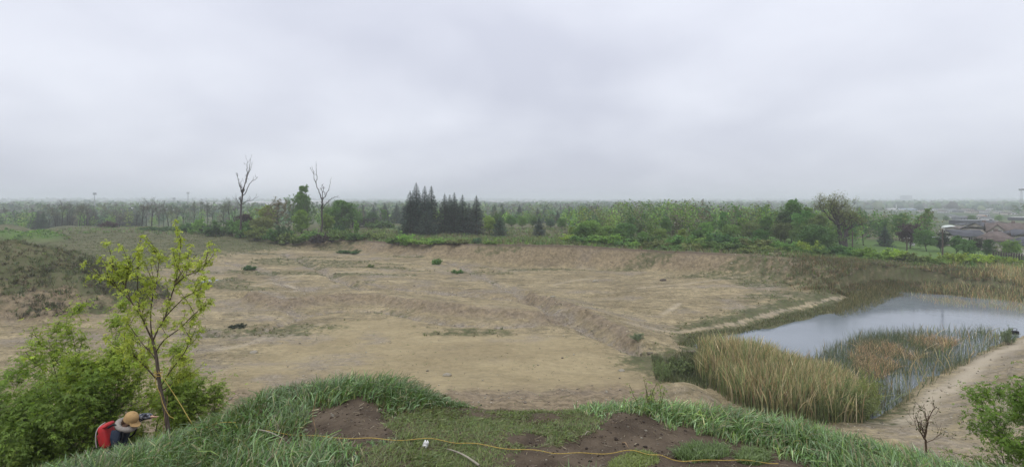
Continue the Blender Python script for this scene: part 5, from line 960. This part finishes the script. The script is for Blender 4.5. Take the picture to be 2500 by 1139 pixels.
BE = [('pelvis', 'waist'), ('waist', 'chest'), ('chest', 'neckb'), ('neckb', 'neck'), ('neck', 'skull'), ('skull', 'crown'), ('skull', 'chin'), ('chin', 'nose'), ('chest', 'shr'), ('shr', 'elr'), ('elr', 'wrr'), ('wrr', 'plr'), ('plr', 'f1r'), ('plr', 'f2r'), ('plr', 'f3r'), ('plr', 'f4r'), ('plr', 'thr'), ('chest', 'shl'), ('shl', 'ell'), ('ell', 'wrl'), ('wrl', 'pll'), ('pll', 'i1'), ('i1', 'i2'), ('i2', 'i3'), ('pll', 'm1'), ('m1', 'm2'), ('pll', 'r1'), ('r1', 'r2'), ('pll', 'p1'), ('p1', 'p2'), ('pll', 'th1'), ('th1', 'th2'),
      ('pelvis', 'hpr'), ('hpr', 'knr'), ('knr', 'anr'), ('anr', 'tor'), ('pelvis', 'hpl'), ('hpl', 'knl'), ('knl', 'anl'), ('anl', 'tol')]
person = skin_obj('person', BN, BE, SKIN); person.location = person_loc; person.scale = (PS, PS, PS)
tag(person, 'person in tan cap and red backpack crouching on the slope, pointing right', 'person')
J = {'c': (-.045, .05, .88, .11, .11), 'sl': (.02, .18, .97, .085), 'ml': (.13, .20, 1.03, .075), 'el': (.25, .205, 1.08, .07), 'fl': (.35, .185, 1.088, .062), 'wl': (.425, .162, 1.09, .045)}
skin_obj('camo_sleeve', J, [('c', 'sl'), ('sl', 'ml'), ('ml', 'el'), ('el', 'fl'), ('fl', 'wl')], CAMO, person, 2, .8)
skin_obj('jacket', {'h': (-.10, 0, .50, .175, .165), 'er': (.05, -.25, .72, .066), 'wr': (.19, -.178, .625, .048), 'w': (-.09, 0, .66, .165, .155), 'c': (-.045, 0, .84, .18, .165), 't': (.01, 0, .95, .13, .15), 'sr': (-.01, -.165, .945, .095), 'sl': (.015, .13, .965, .10)}, [('h', 'w'), ('w', 'c'), ('c', 't'), ('c', 'sr'), ('c', 'sl'), ('sr', 'er'), ('er', 'wr')], NAVY, person, 2, .8)
skin_obj('trousers', {'p': (-.10, 0, .46, .16, .14), 'hr': (-.07, -.11, .46, .12), 'kr': (.23, -.165, .53, .09), 'ar': (.03, -.132, .13, .065), 'hl': (-.07, .11, .46, .12), 'kl': (.25, .165, .55, .09), 'al': (.05, .132, .13, .065)}, [('p', 'hr'), ('hr', 'kr'), ('kr', 'ar'), ('p', 'hl'), ('hl', 'kl'), ('kl', 'al')], TROU, person)
for s_ in (-1, 1): skin_obj('shoe', {'h': (.0, s_ * .132, .05, .052), 'b': (.10, s_ * .136, .045, .05, .045), 't': (.20, s_ * .14, .035, .042, .032)}, [('h', 'b'), ('b', 't')], SHOE, person, 1)
hood_c = np.array([.055, 0, 1.0]); hood_n = nrm(np.array([.62, -.08, .78])); hu = nrm(np.cross(hood_n, [0, 1, 0])); hv = np.cross(hood_n, hu); an = np.linspace(0, 2 * pi, 29)
hp = np.array([hood_c + (hu * math.cos(t) * .125 + hv * math.sin(t) * .135) + hood_n * (-.02 * math.cos(t)) for t in an]); Geo().add(*tube(hp, .045 + .018 * np.cos(an) ** 2, 10)).build('hood', GREYH, person, True)
cap_n = nrm(np.array([.50, -.12, .86])); cf = nrm(np.array([1, -.05, -.35]) - cap_n * (np.array([1, -.05, -.35]) @ cap_n)); cs = np.cross(cap_n, cf); cc0 = np.array([.140, 0, 1.105]); g = Geo(); V = []; nu = 24; prof = [(1.0, -.02), (1.02, .02), (1.0, .06), (.9, .095), (.72, .122), (.45, .142), (.18, .150), (.02, .152)]
for r_, h_ in prof:
    for i in range(nu): t = i * 2 * pi / nu; V.append(cc0 + cf * math.cos(t) * .122 * r_ + cs * math.sin(t) * .105 * r_ + cap_n * h_)
V = np.array(V); a = np.arange(nu); b = (a + 1) % nu; g.add(V, np.concatenate([np.stack([i * nu + a, i * nu + b, (i + 1) * nu + b, (i + 1) * nu + a], 1) for i in range(len(prof) - 1)])); cap = g.build('cap', TANC, person, True)
V = []; nb = 13
for k_ in (0, .008):
    for s2 in (0, .5, 1.0):
        for i in range(nb):
            t = (i / (nb - 1) - .5) * 2.3; base = cc0 + cf * math.cos(t) * .121 + cs * math.sin(t) * .104; out = cf * (.085 * s2 * math.cos(t * .9) ** .6 if math.cos(t * .9) > 0 else 0); V.append(base + out + cap_n * (.004 + k_ - .03 * s2 - .012 * t * t * s2))
V = np.array(V); fc = []
for l_ in (0, 1):
    for r_ in (0, 1):
        for i in range(nb - 1):
            q = l_ * 3 * nb + r_ * nb + i; f_ = (q, q + 1, q + nb + 1, q + nb); fc.append(f_ if l_ else f_[::-1])
for i in range(nb - 1): q = 2 * nb + i; fc.append((q, q + 1, q + 1 + 3 * nb, q + 3 * nb))
Geo().mix(V, fc).build('bill', TANC, cap, True); bt = cc0 + cap_n * .153; Geo().add(IV * .011 + bt, IF).build('button', TANC, cap, True)
hair = Geo(); rgh = np.random.default_rng(2)
for i in range(60):
    t = rgh.uniform(1.9, 4.4); s0 = cc0 + cf * math.cos(t) * .112 + cs * math.sin(t) * .095 - cap_n * .015; hair.add(*tube(np.array([s0, s0 - cap_n * .04 + rgh.normal(0, .006, 3), s0 - cap_n * .085 + rgh.normal(0, .012, 3)]), [.010, .009, .003], 4))
hair.build('hair', HAIR, person, True)
def rbox(o_, sx, sy, sz, bev): 
    b = o_.modifiers.new('b', 'BEVEL'); b.width = bev; b.segments = 4; b.limit_method = 'NONE'; return o_
bax = np.array([[.94, 0, .34], [0, 1, 0], [-.34, 0, .94]]).T   # tilt of the back
def packbox(name, c, s, bev, mat, par):
    V, Fq = box(0, 0, 0, *s); V[V[:, 2] > 0] *= [.78, .86, 1]; V = V @ bax.T + c; o = Geo().add(V, Fq).build(name, mat, par, True); return rbox(o, 0, 0, 0, bev)
bp = packbox('backpack', np.array([-.265, -.03, .83]), (.17, .30, .42), .055, RED, None); bp.location = person_loc; bp.scale = (PS, PS, PS); bp.parent = None; tag(bp, 'red backpack with pale trim on the crouching person', 'backpack')
packbox('front_pocket', np.array([-.345, -.03, .76]), (.06, .24, .22), .025, RED, bp); packbox('top_lid', np.array([-.285, -.03, 1.015]), (.15, .25, .06), .025, RED, bp)
def strip(name, pts, r, mat, par): return Geo().add(*tube(smoothline(np.array(pts), 20), r, 6)).build(name, mat, par, True)
strip('trim', [(-.36, -.17, .66), (-.375, -.175, .80), (-.37, -.16, .95), (-.345, -.10, 1.03), (-.34, 0, 1.045)], .009, REFL, bp); strip('zip', [(-.385, -.13, .70), (-.395, -.10, .82), (-.385, -.03, .87), (-.395, .05, .82)], .005, BLACK, bp)
for s_ in (-1, 1): strip('shoulder_strap', [(-.19, s_ * .10 - .02, 1.0), (-.06, s_ * .13, 1.06), (.07, s_ * .15, .99), (.12, s_ * .16, .86), (.04, s_ * .18, .72), (-.14, s_ * .15, .66)], .018, BLACK, bp)
print('foreground', time.time() - T0)
# ------------------------------------------------------------------ houses, town, poles and masts
BEIGE = plain('beige siding', (.55, .50, .43), .8, .2, .06, 2); CREAM = plain('cream render', (.62, .57, .50), .8, .2, .06, 2); DGREY = plain('dark grey shingle', (.085, .088, .098), .85, .2, .2, 1.5); BRN = plain('brown shingle', (.135, .108, .095), .85, .2, .2, 1.5)
WHITEB = plain('white cladding', (.62, .62, .61), .7, .3, .06, .5); GREYB = plain('grey cladding', (.20, .21, .22), .75, .3, .1, .5); BLUEB = plain('pale blue cladding', (.36, .43, .50), .7, .3, .08, .5); ORANGE = plain('tan brick', (.40, .25, .15), .8, .2, .1, .5); TRIM = plain('white trim', (.68, .67, .65), .6, .3, .04, 5); POLEM = plain('weathered pole', (.10, .082, .066), .9, .2, .25, 8)
STEEL = plain('galvanised steel', (.35, .36, .37), .5, .4, .1, 3, .4); REDW = plain('red paint', (.40, .07, .05), .6, .3, .1, 3); FENCE = plain('dark fence', (.055, .046, .040), .85, .2, .3, 4); DOMEM = plain('dome membrane', (.58, .62, .58), .5, .4, .08, .5); DARKB = plain('dark cladding', (.045, .047, .055), .7, .3, .1, .5)
def glass():
    m = M('window glass'); return m.done(m.bsdf((.02, .024, .03), .08, .5))
GLASS = glass()
def win(par, c, w, h, nx, mullion=1):
    """window on a wall with outward normal nx (unit xy)"""
    nx = np.array([*nx, 0.]); t = np.array([-nx[1], nx[0], 0]); c = np.array(c, float); up = np.array([0, 0, 1.]); R3 = np.stack([t, nx, up], 1)
    fr = Geo()
    for dx_, dz, sx, sz in ((0, h / 2, w + .16, .1), (0, -h / 2, w + .22, .12), (-w / 2, 0, .1, h), (w / 2, 0, .1, h)) + (((0, 0, .06, h),) if mullion else ()):
        V, Fq = box(dx_, .04, dz, sx, .12, sz); fr.add(V @ R3.T + c, Fq)
    f = fr.build('window', TRIM, par); V, Fq = box(0, .015, 0, w, .03, h); Geo().add(V @ R3.T + c, Fq).build('pane', GLASS, f); return f
def gable(name, px, top, d, w, dep, wall_h, rot, wallm, roofm, label, hip=False, wins=(), chim=True, over=.45, cross=None):
    x0 = (px - 1250) / F * d; z0 = tz1(x0, d); ridge = EYE - (top - HY) / F * d - z0; wall_h = ridge * (.68 if not hip else .62); o = empty(name, (x0, d, z0 - .1), math.radians(rot)); hw, hd = w / 2, dep / 2; wins = [(a, b, min(c, wall_h - .9), dd, ee) for a, b, c, dd, ee in wins]
    Vw = [(-hw, -hd, 0), (hw, -hd, 0), (hw, hd, 0), (-hw, hd, 0), (-hw, -hd, wall_h), (hw, -hd, wall_h), (hw, hd, wall_h), (-hw, hd, wall_h)]; fw = [(0, 1, 5, 4), (1, 2, 6, 5), (2, 3, 7, 6), (3, 0, 4, 7)]
    if not hip: Vw += [(-hw, 0, ridge - .06), (hw, 0, ridge - .06)]; fw += [(4, 7, 8), (5, 9, 6)]
    Geo().mix(np.array(Vw, float), fw).build('wall', wallm, o); e_ = over; sl = (ridge - wall_h) / hd; el = wall_h - e_ * sl; rin = hw * .55 if hip else hw + e_
    R_ = [(-hw - e_, -hd - e_, el), (hw + e_, -hd - e_, el), (hw + e_, hd + e_, el), (-hw - e_, hd + e_, el), (-rin if hip else -hw - e_, 0, ridge), (rin, 0, ridge)]; V = np.array(R_ + [(a, b, c + .18) for a, b, c in R_], float)
    fc = [(6, 7, 11, 10), (8, 9, 10, 11), (0, 4, 5, 1), (2, 5, 4, 3), (0, 1, 7, 6), (2, 3, 9, 8)] + ([(7, 8, 11), (9, 6, 10), (1, 5, 2), (3, 4, 0), (1, 2, 8, 7), (3, 0, 6, 9)] if hip else [(1, 5, 11, 7), (5, 2, 8, 11), (4, 0, 6, 10), (3, 4, 10, 9)])
    rf = Geo().mix(V, fc).build('roof', roofm, o)
    if chim: V, Fq = box(hw * .4, hd * .3, ridge, .7, .7, 1.6); Geo().add(V, Fq).build('chimney', BRN, rf)
    for (side, u, z_, ww, hh) in wins:
        if side == 'f': win(o, (u, -hd, z_), ww, hh, (0, -1))
        elif side == 'l': win(o, (-hw, u, z_), ww, hh, (-1, 0))
        else: win(o, (hw, u, z_), ww, hh, (1, 0))
    if cross:
        u, cw, ct, pr = cross; ct = ridge * .97; V = np.array([(u - cw / 2, -hd - pr, 0), (u + cw / 2, -hd - pr, 0), (u + cw / 2, -hd - pr, wall_h), (u, -hd - pr, ct - .1), (u - cw / 2, -hd - pr, wall_h), (u - cw / 2, hd * .2, 0), (u + cw / 2, hd * .2, 0), (u + cw / 2, hd * .2, wall_h), (u, hd * .2, ct - .1), (u - cw / 2, hd * .2, wall_h)], float)
        Geo().mix(V, [(0, 1, 2, 4), (4, 2, 3), (1, 6, 7, 2), (5, 0, 4, 9)]).build('gable_wall', wallm, o)
        s2 = (ct - wall_h) / (cw / 2); ev = wall_h - .4 * s2; a = -hd - pr - .4; b = hd * .1; R2 = [(u - cw / 2 - .4, a, ev), (u, a, ct), (u + cw / 2 + .4, a, ev), (u - cw / 2 - .4, b, ev), (u, b, ct), (u + cw / 2 + .4, b, ev)]; V = np.array(R2 + [(p, q, r + .16) for p, q, r in R2], float)
        Geo().mix(V, [(6, 7, 10, 9), (7, 8, 11, 10), (0, 3, 4, 1), (1, 4, 5, 2), (0, 1, 7, 6), (1, 2, 8, 7), (0, 6, 9, 3), (2, 5, 11, 8)]).build('gable_roof', roofm, o)
        win(o, (u - .55, -hd - pr, wall_h - .3), .8, 1.5, (0, -1), 0); win(o, (u + .55, -hd - pr, wall_h - .3), .8, 1.5, (0, -1), 0)
    return tag(o, label, 'house', 'houses below the lawn')
gable('beige_house', 2404, 543, 165, 7.5, 8, 4.8, 14, BEIGE, DGREY, 'beige house with dark roof and front gable, left of the brown-roofed one', cross=(-1.2, 4.2, 7.0, 1.0), wins=(('l', 0, 3.2, 1.0, 1.2), ('f', 3.0, 3.0, 1.2, 1.3)))
gable('beige_house', 2456, 545, 146, 8.0, 7.0, 4.6, -38, BEIGE, BRN, 'beige house with brown roof, front gable and blank right gable end', cross=(-2.2, 3.8, 6.2, .9), wins=(('f', 2.2, 3.0, 1.2, 1.3), ('r', 0, 4.6, .9, 1.1), ('r', 2, 2.2, 1.0, 1.2)))
gable('long_house', 2350, 561, 134, 7.0, 5.5, 3.2, -8, CREAM, DGREY, 'low house with a dark grey roof, leftmost of the near houses', wins=(('f', -2.4, 1.9, 1.1, 1.2), ('f', 0, 1.9, 1.1, 1.2), ('f', 2.4, 1.9, 1.1, 1.2), ('l', 0, 2.0, 1.0, 1.1)), chim=False)
gable('hipped_house', 2430, 565, 122, 5.2, 5.0, 3.4, 8, BEIGE, BRN, 'beige house with brown hipped roof nearest the hedge', hip=True, wins=(('l', 0, 2.3, .9, 1.0), ('f', -1.8, 2.1, .8, 1.0), ('f', 1.5, 2.1, 1.0, 1.1)))
gable('edge_house', 2500, 561, 132, 7.5, 8, 4.2, 70, CREAM, DGREY, 'pale gabled house cut off by the right edge of the photo', wins=(('l', 0, 3.4, .9, 1.1), ('f', 1.6, 2.4, 1.0, 1.2)), chim=False)
gable('edge_house', 2508, 577, 112, 6, 6, 2.6, 20, CREAM, DGREY, 'low house with dark roof at the right edge, in front', hip=True, wins=(('f', -1.5, 1.6, .8, 1.0), ('l', 0, 1.6, .8, 1.0)), chim=False)
for i_, (px, top, d, w, rot, wm, rm) in enumerate(((2340, 553, 215, 6.5, 10, CREAM, BRN), (2388, 551, 205, 6.0, 75, BEIGE, DGREY), (2424, 552, 195, 6.0, -20, CREAM, DGREY), (2440, 540, 250, 6.5, 60, CREAM, BRN), (2478, 549, 190, 6.0, 25, BEIGE, DGREY), (2490, 543, 230, 6.5, -60, CREAM, BRN), (2356, 545, 255, 6.0, 80, BEIGE, DGREY), (2415, 538, 270, 6.0, 15, CREAM, DGREY))):
    gable('small_house', px, top, d, w, 6.0, 3, rot, wm, rm, '%s small pale-walled house from the left behind the nearest houses' % ORD[[2340, 2356, 2388, 2415, 2424, 2440, 2478, 2490].index(px)], wins=(('f', -1.4, 2.0, .9, 1.1), ('f', 1.4, 2.0, .9, 1.1), ('l', 0, 2.2, .9, 1.1), ('r', 0, 2.2, .9, 1.1)), chim=False)
def shed(name, px, top, d, w, dep, wallm, roofm, label, rot=0, pitch=.4, bays=0, cat='building', group='far buildings in the haze'):
    x0 = (px - 1250) / F * d; z0 = tz1(x0, d); h = max(2.6, EYE - (top - HY) / F * d - z0); o = empty(name, (x0, d, z0 - .3), math.radians(rot)); V, Fq = box(0, 0, (h - pitch) / 2, w, dep, h - pitch); Geo().add(V, Fq).build('wall', wallm, o)
    V = np.array([(-w / 2 - .3, -dep / 2 - .3, h - pitch + .01), (w / 2 + .3, -dep / 2 - .3, h - pitch + .01), (w / 2 + .3, dep / 2 + .3, h - pitch + .01), (-w / 2 - .3, dep / 2 + .3, h - pitch + .01), (-w / 2 - .3, 0, h + pitch), (w / 2 + .3, 0, h + pitch)]); Geo().mix(V, [(0, 1, 5, 4), (2, 3, 4, 5), (0, 4, 3), (1, 2, 5), (3, 2, 1, 0)]).build('roof', roofm, o)
    for i in range(bays): V, Fq = box(-w / 2 + w * (i + .5) / bays, -dep / 2 - .05, h * .45, w / bays * .5, .12, h * .3); Geo().add(V, Fq).build('window', GLASS, o)
    return tag(o, label, cat, group)
def far(rows, fmt, group):
    for i, (px, top, d, w, dep, wm, rm, bays) in enumerate(sorted(rows, key=lambda q: q[0])): shed('town_building', px, top, d, w, dep, wm, rm, fmt % ORD[i], 0, .3 + w * .015, bays, 'building', group)
shed('warehouse', 2368, 549, 285, 16, 9, DARKB, GREYB, 'long dark warehouse with pale roof behind the houses', 0, .25, 5); shed('warehouse', 2492, 535, 340, 10, 8, DARKB, WHITEB, 'dark flat building with white roof at the right edge', 6, .25, 3)
far([(2256, 521, 600, 9, 8, CREAM, BRN, 4), (2268, 521, 661, 5, 8, WHITEB, GREYB, 3), (2280, 518, 681, 6, 8, WHITEB, GREYB, 3), (2291, 518, 703, 6, 8, CREAM, GREYB, 4), (2303, 518, 543, 6, 8, WHITEB, BRN, 2), (2314, 520, 608, 9, 8, WHITEB, GREYB, 3), (2327, 520, 687, 6, 8, GREYB, GREYB, 2), (2338, 521, 574, 6, 8, GREYB, GREYB, 4), (2349, 520, 617, 9, 8, WHITEB, BRN, 4), (2361, 520, 689, 9, 8, CREAM, BRN, 4), (2372, 520, 547, 9, 8, CREAM, BRN, 4), (2381, 521, 686, 5, 8, CREAM, BRN, 3), (2390, 518, 571, 8, 8, WHITEB, GREYB, 3), (2401, 521, 557, 6, 8, WHITEB, BRN, 3), (2409, 517, 646, 5, 8, WHITEB, GREYB, 4), (2418, 519, 690, 9, 8, GREYB, WHITEB, 2), (2322, 541, 380, 6, 6, WHITEB, GREYB, 2), (2382, 538, 360, 7, 7, CREAM, GREYB, 3), (2393, 537, 372, 5, 6, ORANGE, ORANGE, 2), (2402, 530, 430, 5, 6, WHITEB, GREYB, 2), (2345, 543, 345, 6, 6, GREYB, GREYB, 3), (2360, 542, 350, 5, 6, CREAM, BRN, 2), (2470, 530, 480, 6, 6, WHITEB, GREYB, 2), (2456, 531, 470, 5, 6, CREAM, BRN, 1), (2410, 541, 330, 4, 5, WHITEB, GREYB, 1), (2437, 528, 520, 6, 6, CREAM, GREYB, 2), (2484, 527, 560, 7, 6, GREYB, BRN, 2)],
    '%s pale building from the left in the hazy town at right', 'pale buildings of the far town')
far([(2178, 515, 700, 12, 12, WHITEB, WHITEB, 3), (2212, 512, 690, 18, 14, WHITEB, BLUEB, 4), (2232, 514, 680, 16, 12, BLUEB, BLUEB, 4)], '%s of three pale blue factory blocks above the lawn trees', 'pale blue factory blocks')
far([(1222, 492, 1150, 30, 16, WHITEB, WHITEB, 3), (1298, 491, 1100, 28, 16, WHITEB, WHITEB, 3), (1322, 494, 1000, 22, 14, WHITEB, WHITEB, 3), (1342, 499, 900, 14, 12, WHITEB, WHITEB, 2), (1206, 490, 1200, 22, 14, WHITEB, WHITEB, 2)], '%s white building from the left in the valley beyond the spruces', 'white buildings beyond the spruces')
far([(425, 508, 420, 10, 8, WHITEB, WHITEB, 2), (322, 507, 450, 9, 8, GREYB, WHITEB, 2), (636, 492, 700, 32, 16, WHITEB, WHITEB, 4), (770, 490, 760, 40, 16, WHITEB, WHITEB, 4), (520, 494, 700, 24, 14, WHITEB, WHITEB, 3), (700, 491, 740, 26, 14, WHITEB, WHITEB, 3)], '%s pale shed from the left in the haze beyond the bare trees', 'pale sheds beyond the bare trees')
for px, top, d, w, lab in ((66, 489, 1500, 34, 'grey castle-like block on the far left skyline'), (2212, 477, 2300, 40, 'tall apartment block faint on the right skyline')):
    o = shed('apartment_block', px, top, d, w, 20, GREYB, GREYB, lab, 0, .4, 0); 
# inflated dome
d = 225; x0 = (2317 - 1250) / F * d; z0 = tz1(x0, d); o = empty('storage_dome', (x0, d, z0)); h = EYE - (549 - HY) / F * d - z0; rw = 13 / F * d; V = []; nu = 20
for j in range(9):
    for i in range(nu): t = i * 2 * pi / nu; q = j / 8 * pi / 2; V.append((rw * math.cos(t) * math.cos(q), rw * 1.4 * math.sin(t) * math.cos(q), max(.2, h) * (.45 + .55 * math.sin(q))))
for i in range(nu): t = i * 2 * pi / nu; V.append((rw * math.cos(t), rw * 1.4 * math.sin(t), -.5))
fc = [(j * nu + i, j * nu + (i + 1) % nu, (j + 1) * nu + (i + 1) % nu, (j + 1) * nu + i) for j in range(8) for i in range(nu)]; Geo().mix(np.array(V), fc).build('membrane', DOMEM, o, True); Geo().mix(np.array(V), [(9 * nu + i, 9 * nu + (i + 1) % nu, (i + 1) % nu, i) for i in range(nu)]).build('base_wall', CREAM, o, True); tag(o, 'pale rounded dome between the trees and the houses', 'dome')
# utility poles and wires
def pole(px, top, d, lamp, label, arm=True):
    x0 = (px - 1250) / F * d; z0 = tz1(x0, d); h = EYE - (top - HY) / F * d - z0; o = empty('utility_pole', (x0, d, z0 - .3)); Geo().add(*tube(np.array([[0, 0, 0], [.02, 0, h * .5], [0, 0, h + .3]]), [.15, .13, .10], 8)).build('pole', POLEM, o, True)
    if arm:
        V, Fq = box(0, 0, h - .25, 1.3, .1, .12); a = Geo().add(V, Fq).build('crossarm', POLEM, o)
        for u in (-.55, 0.2, .55): Geo().add(*tube(np.array([[u, 0, h - .18], [u, 0, h - .02]]), [.045, .03], 6)).build('insulator', TRIM, a)
    if lamp:
        ar = Geo().add(*tube(smoothline(np.array([[0, 0, h - 1.6], [-.5, -.05, h - 1.15], [-1.1, -.05, h - 1.05], [-1.5, -.05, h - 1.1]]), 12), .035, 6)).build('lamp_arm', STEEL, o, True); V = IV * [.32, .14, .09] + [-1.7, -.05, h - 1.14]; Geo().add(V, IF).build('lamp_head', STEEL, ar, True)
    tag(o, label, 'utility pole', 'utility poles along the lawn'); return np.array([x0, d, z0 + h - .3])
pa = pole(2081, 563, 112, False, 'leaning-on-nothing slim wooden pole left of the lawn'.replace('leaning-on-nothing ', ''), False); pb = pole(2214, 576, 103, False, 'wooden utility pole in the middle of the lawn'); pc_ = pole(2301, 559, 92, True, 'tallest wooden pole with a street lamp arm, right of the lawn'); pd_ = np.array([100, 82, pc_[2] - 1.6])
WIRE = plain('wire', (.03, .03, .032), .6, .3, .1, 5)
for i, (A_, B_, o_, lab) in enumerate(((pa, pb, 0, 'sagging wire from the slim pole to the lawn pole'), (pb, pc_, .45, 'upper wire between the lawn pole and lamp pole'), (pb, pc_, -.6, 'lower wire between the lawn pole and lamp pole'), (pc_, pd_, .3, 'upper wire running right from the lamp pole'), (pc_, pd_, -1.2, 'lower wire running right from the lamp pole'))):
    s = np.linspace(0, 1, 14)[:, None]; p = A_ + (B_ - A_) * s + [0, 0, o_ * .4]; p[:, 2] -= .7 * 4 * (s * (1 - s))[:, 0]; tag(Geo().add(*tube(p, .018, 4)).build('overhead_wire', WIRE), lab, 'wire', 'wires between the poles')
# masts
def mast(px, top, d, label, style, w=1.0):
    x0 = (px - 1250) / F * d; z0 = tz1(x0, d); h = EYE - (top - HY) / F * d - z0; o = empty('radio_mast', (x0, d, z0 - .3))
    if style == 'lattice':
        for i in range(3):
            t = i * 2.094; Geo().add(*tube(np.array([[w * math.cos(t), w * math.sin(t), 0], [w * .3 * math.cos(t), w * .3 * math.sin(t), h]]), .14, 4)).build('leg', STEEL, o)
        g = Geo()
        for k in range(int(h / 1.6)):
            f0, f1 = k * 1.6 / h, min(1, (k + 1) * 1.6 / h)
            for i in range(3): a, b = i * 2.094, (i + 1) * 2.094; r0, r1 = w * (1 - .7 * f0), w * (1 - .7 * f1); g.add(*tube(np.array([[r0 * math.cos(a), r0 * math.sin(a), f0 * h], [r1 * math.cos(b), r1 * math.sin(b), f1 * h]]), .07, 3))
        br = g.build('bracing', STEEL, o); br['kind'] = 'stuff'
    else: Geo().add(*tube(np.array([[0, 0, 0], [0, 0, h]]), [.45 * w, .22 * w], 8)).build('pole', STEEL if style != 'white' else WHITEB, o, True)
    if style != 'white':
        for i in range(6): t = i * 1.047; V, Fq = box(1.1 * w * math.cos(t), 1.1 * w * math.sin(t), h - 1.2 - (i % 2) * .4, .35 * w, .35 * w, 2.2); Geo().add(V, Fq).build('antenna', GREYB, o)
        Geo().add(*tube(np.array([[1.1 * w * math.cos(t), 1.1 * w * math.sin(t), h - 1.2] for t in np.linspace(0, 2 * pi, 13)]), .1, 4)).build('platform', STEEL, o)
    tag(o, label, 'mast', 'masts on the skyline')
mast(231, 469, 560, 'tall grey cell mast above the bare trees at left', 'pole', 1.2); mast(425, 481, 620, 'shorter cell mast among the bare trees', 'pole', 1.1); mast(459, 468, 760, 'lattice cell mast right of the shorter one', 'lattice', 1.4); mast(2188, 497, 620, 'slim white monopole above the lawn trees', 'white', 1.3); mast(2494, 459, 640, 'tall lattice mast at the right edge of the skyline', 'lattice', 2.0)
# fence below the houses
fx0, fx1 = (2425 - 1250) / F * 100, (2520 - 1250) / F * 96; fe = empty('board_fence', (fx0, 100, tz1(fx0, 100))); n = 15
for i in range(n):
    a = i / n; x = (fx1 - fx0) * a; y = -4 * a; z = tz1(fx0 + x, 100 + y) - tz1(fx0, 100); V, Fq = box(x, y, z + .75, (fx1 - fx0) / n * .94, .05, 1.5); Geo().add(V, Fq).build('panel', FENCE, fe); V, Fq = box(x + (fx1 - fx0) / n * .5, y - .02, z + .8, .1, .12, 1.7); Geo().add(V, Fq).build('post', FENCE, fe)
tag(fe, 'dark wooden fence below the beige houses', 'fence')
x0, y0 = P(2226, 596, 1.6); z0 = tz1(x0, y0); o = empty('garden_box', (x0, y0, z0)); V, Fq = box(0, 0, .5, 1.0, .8, 1.0); Geo().add(V, Fq).build('body', WHITEB, o); V, Fq = box(0, 0, 1.05, 1.15, .95, .1); Geo().add(V, Fq).build('lid', GREYB, o); tag(o, 'small white box on the lawn beside the purple tree', 'box')
# drain pipe in the wet corner, black pump on the shore
a_, b_ = P(1580, 858, -.2), P(1700, 856, -.3); s = np.linspace(0, 1, 8)[:, None]; p = np.hstack([a_ + (b_ - a_) * s, np.full((8, 1), 0.)]); p[:, 2] = np.linspace(tz1(*a_), -.45, 8) + .1; tag(Geo().add(*tube(p, .13, 10)).build('drain_pipe', plain('old pipe', (.16, .14, .10), .8, .2, .3, 4), smooth=True), 'old pipe lying across the wet corner left of the reeds', 'pipe')
x0, y0 = P(2477, 812, -.6); z0 = tz1(x0, y0); o = empty('water_pump', (x0, y0, max(z0, -.75))); g = Geo(); V, Fq = box(0, 0, .2, .62, .42, .36); ob = rbox(Geo().add(V, Fq).build('body', BLACK, o, True), 0, 0, 0, .06); Geo().add(*tube(np.array([[-.15, -.3, .22], [-.15, .3, .22]]), .16, 12)).build('motor', BLACK, o, True); Geo().add(*tube(smoothline(np.array([[.2, 0, .36], [.25, 0, .56], [0, 0, .62], [-.2, 0, .56], [-.2, 0, .36]]), 16), .025, 6)).build('handle', BLACK, o, True); Geo().add(*tube(smoothline(np.array([[-.3, 0, .2], [-.7, -.1, .1], [-1.0, -.4, -.05], [-1.5, -.5, -.2]]), 16), .05, 6)).build('hose', BLACK, o, True); tag(o, 'black pump on the sandy shore at the right end of the pond', 'pump')
print('buildings', time.time() - T0)
# ------------------------------------------------------------------ hazy air
hm = bpy.data.materials.new('haze'); hm.use_nodes = True; ht = hm.node_tree; ht.nodes.clear()
pv = ht.nodes.new('ShaderNodeVolumePrincipled'); pv.inputs['Color'].default_value = (.925, .965, 1.0, 1); pv.inputs['Density'].default_value = HAZE
pv.inputs['Anisotropy'].default_value = 0.1
ho = ht.nodes.new('ShaderNodeOutputMaterial'); ht.links.new(pv.outputs[0], ho.inputs['Volume'])
hz = Geo().add(*box(0, 0, 12, 9800, 9800, 72)).build('haze', hm); hz['kind'] = 'stuff'; tag(hz, 'pale damp haze over the whole landscape', 'haze')
print('done', time.time() - T0, 'objects', len(S.objects), 'tris', sum(sum(len(p.vertices) - 2 for p in me.polygons) if len(me.polygons) < 2000 else int(len(me.loops) - 2 * len(me.polygons)) for me in bpy.data.meshes))
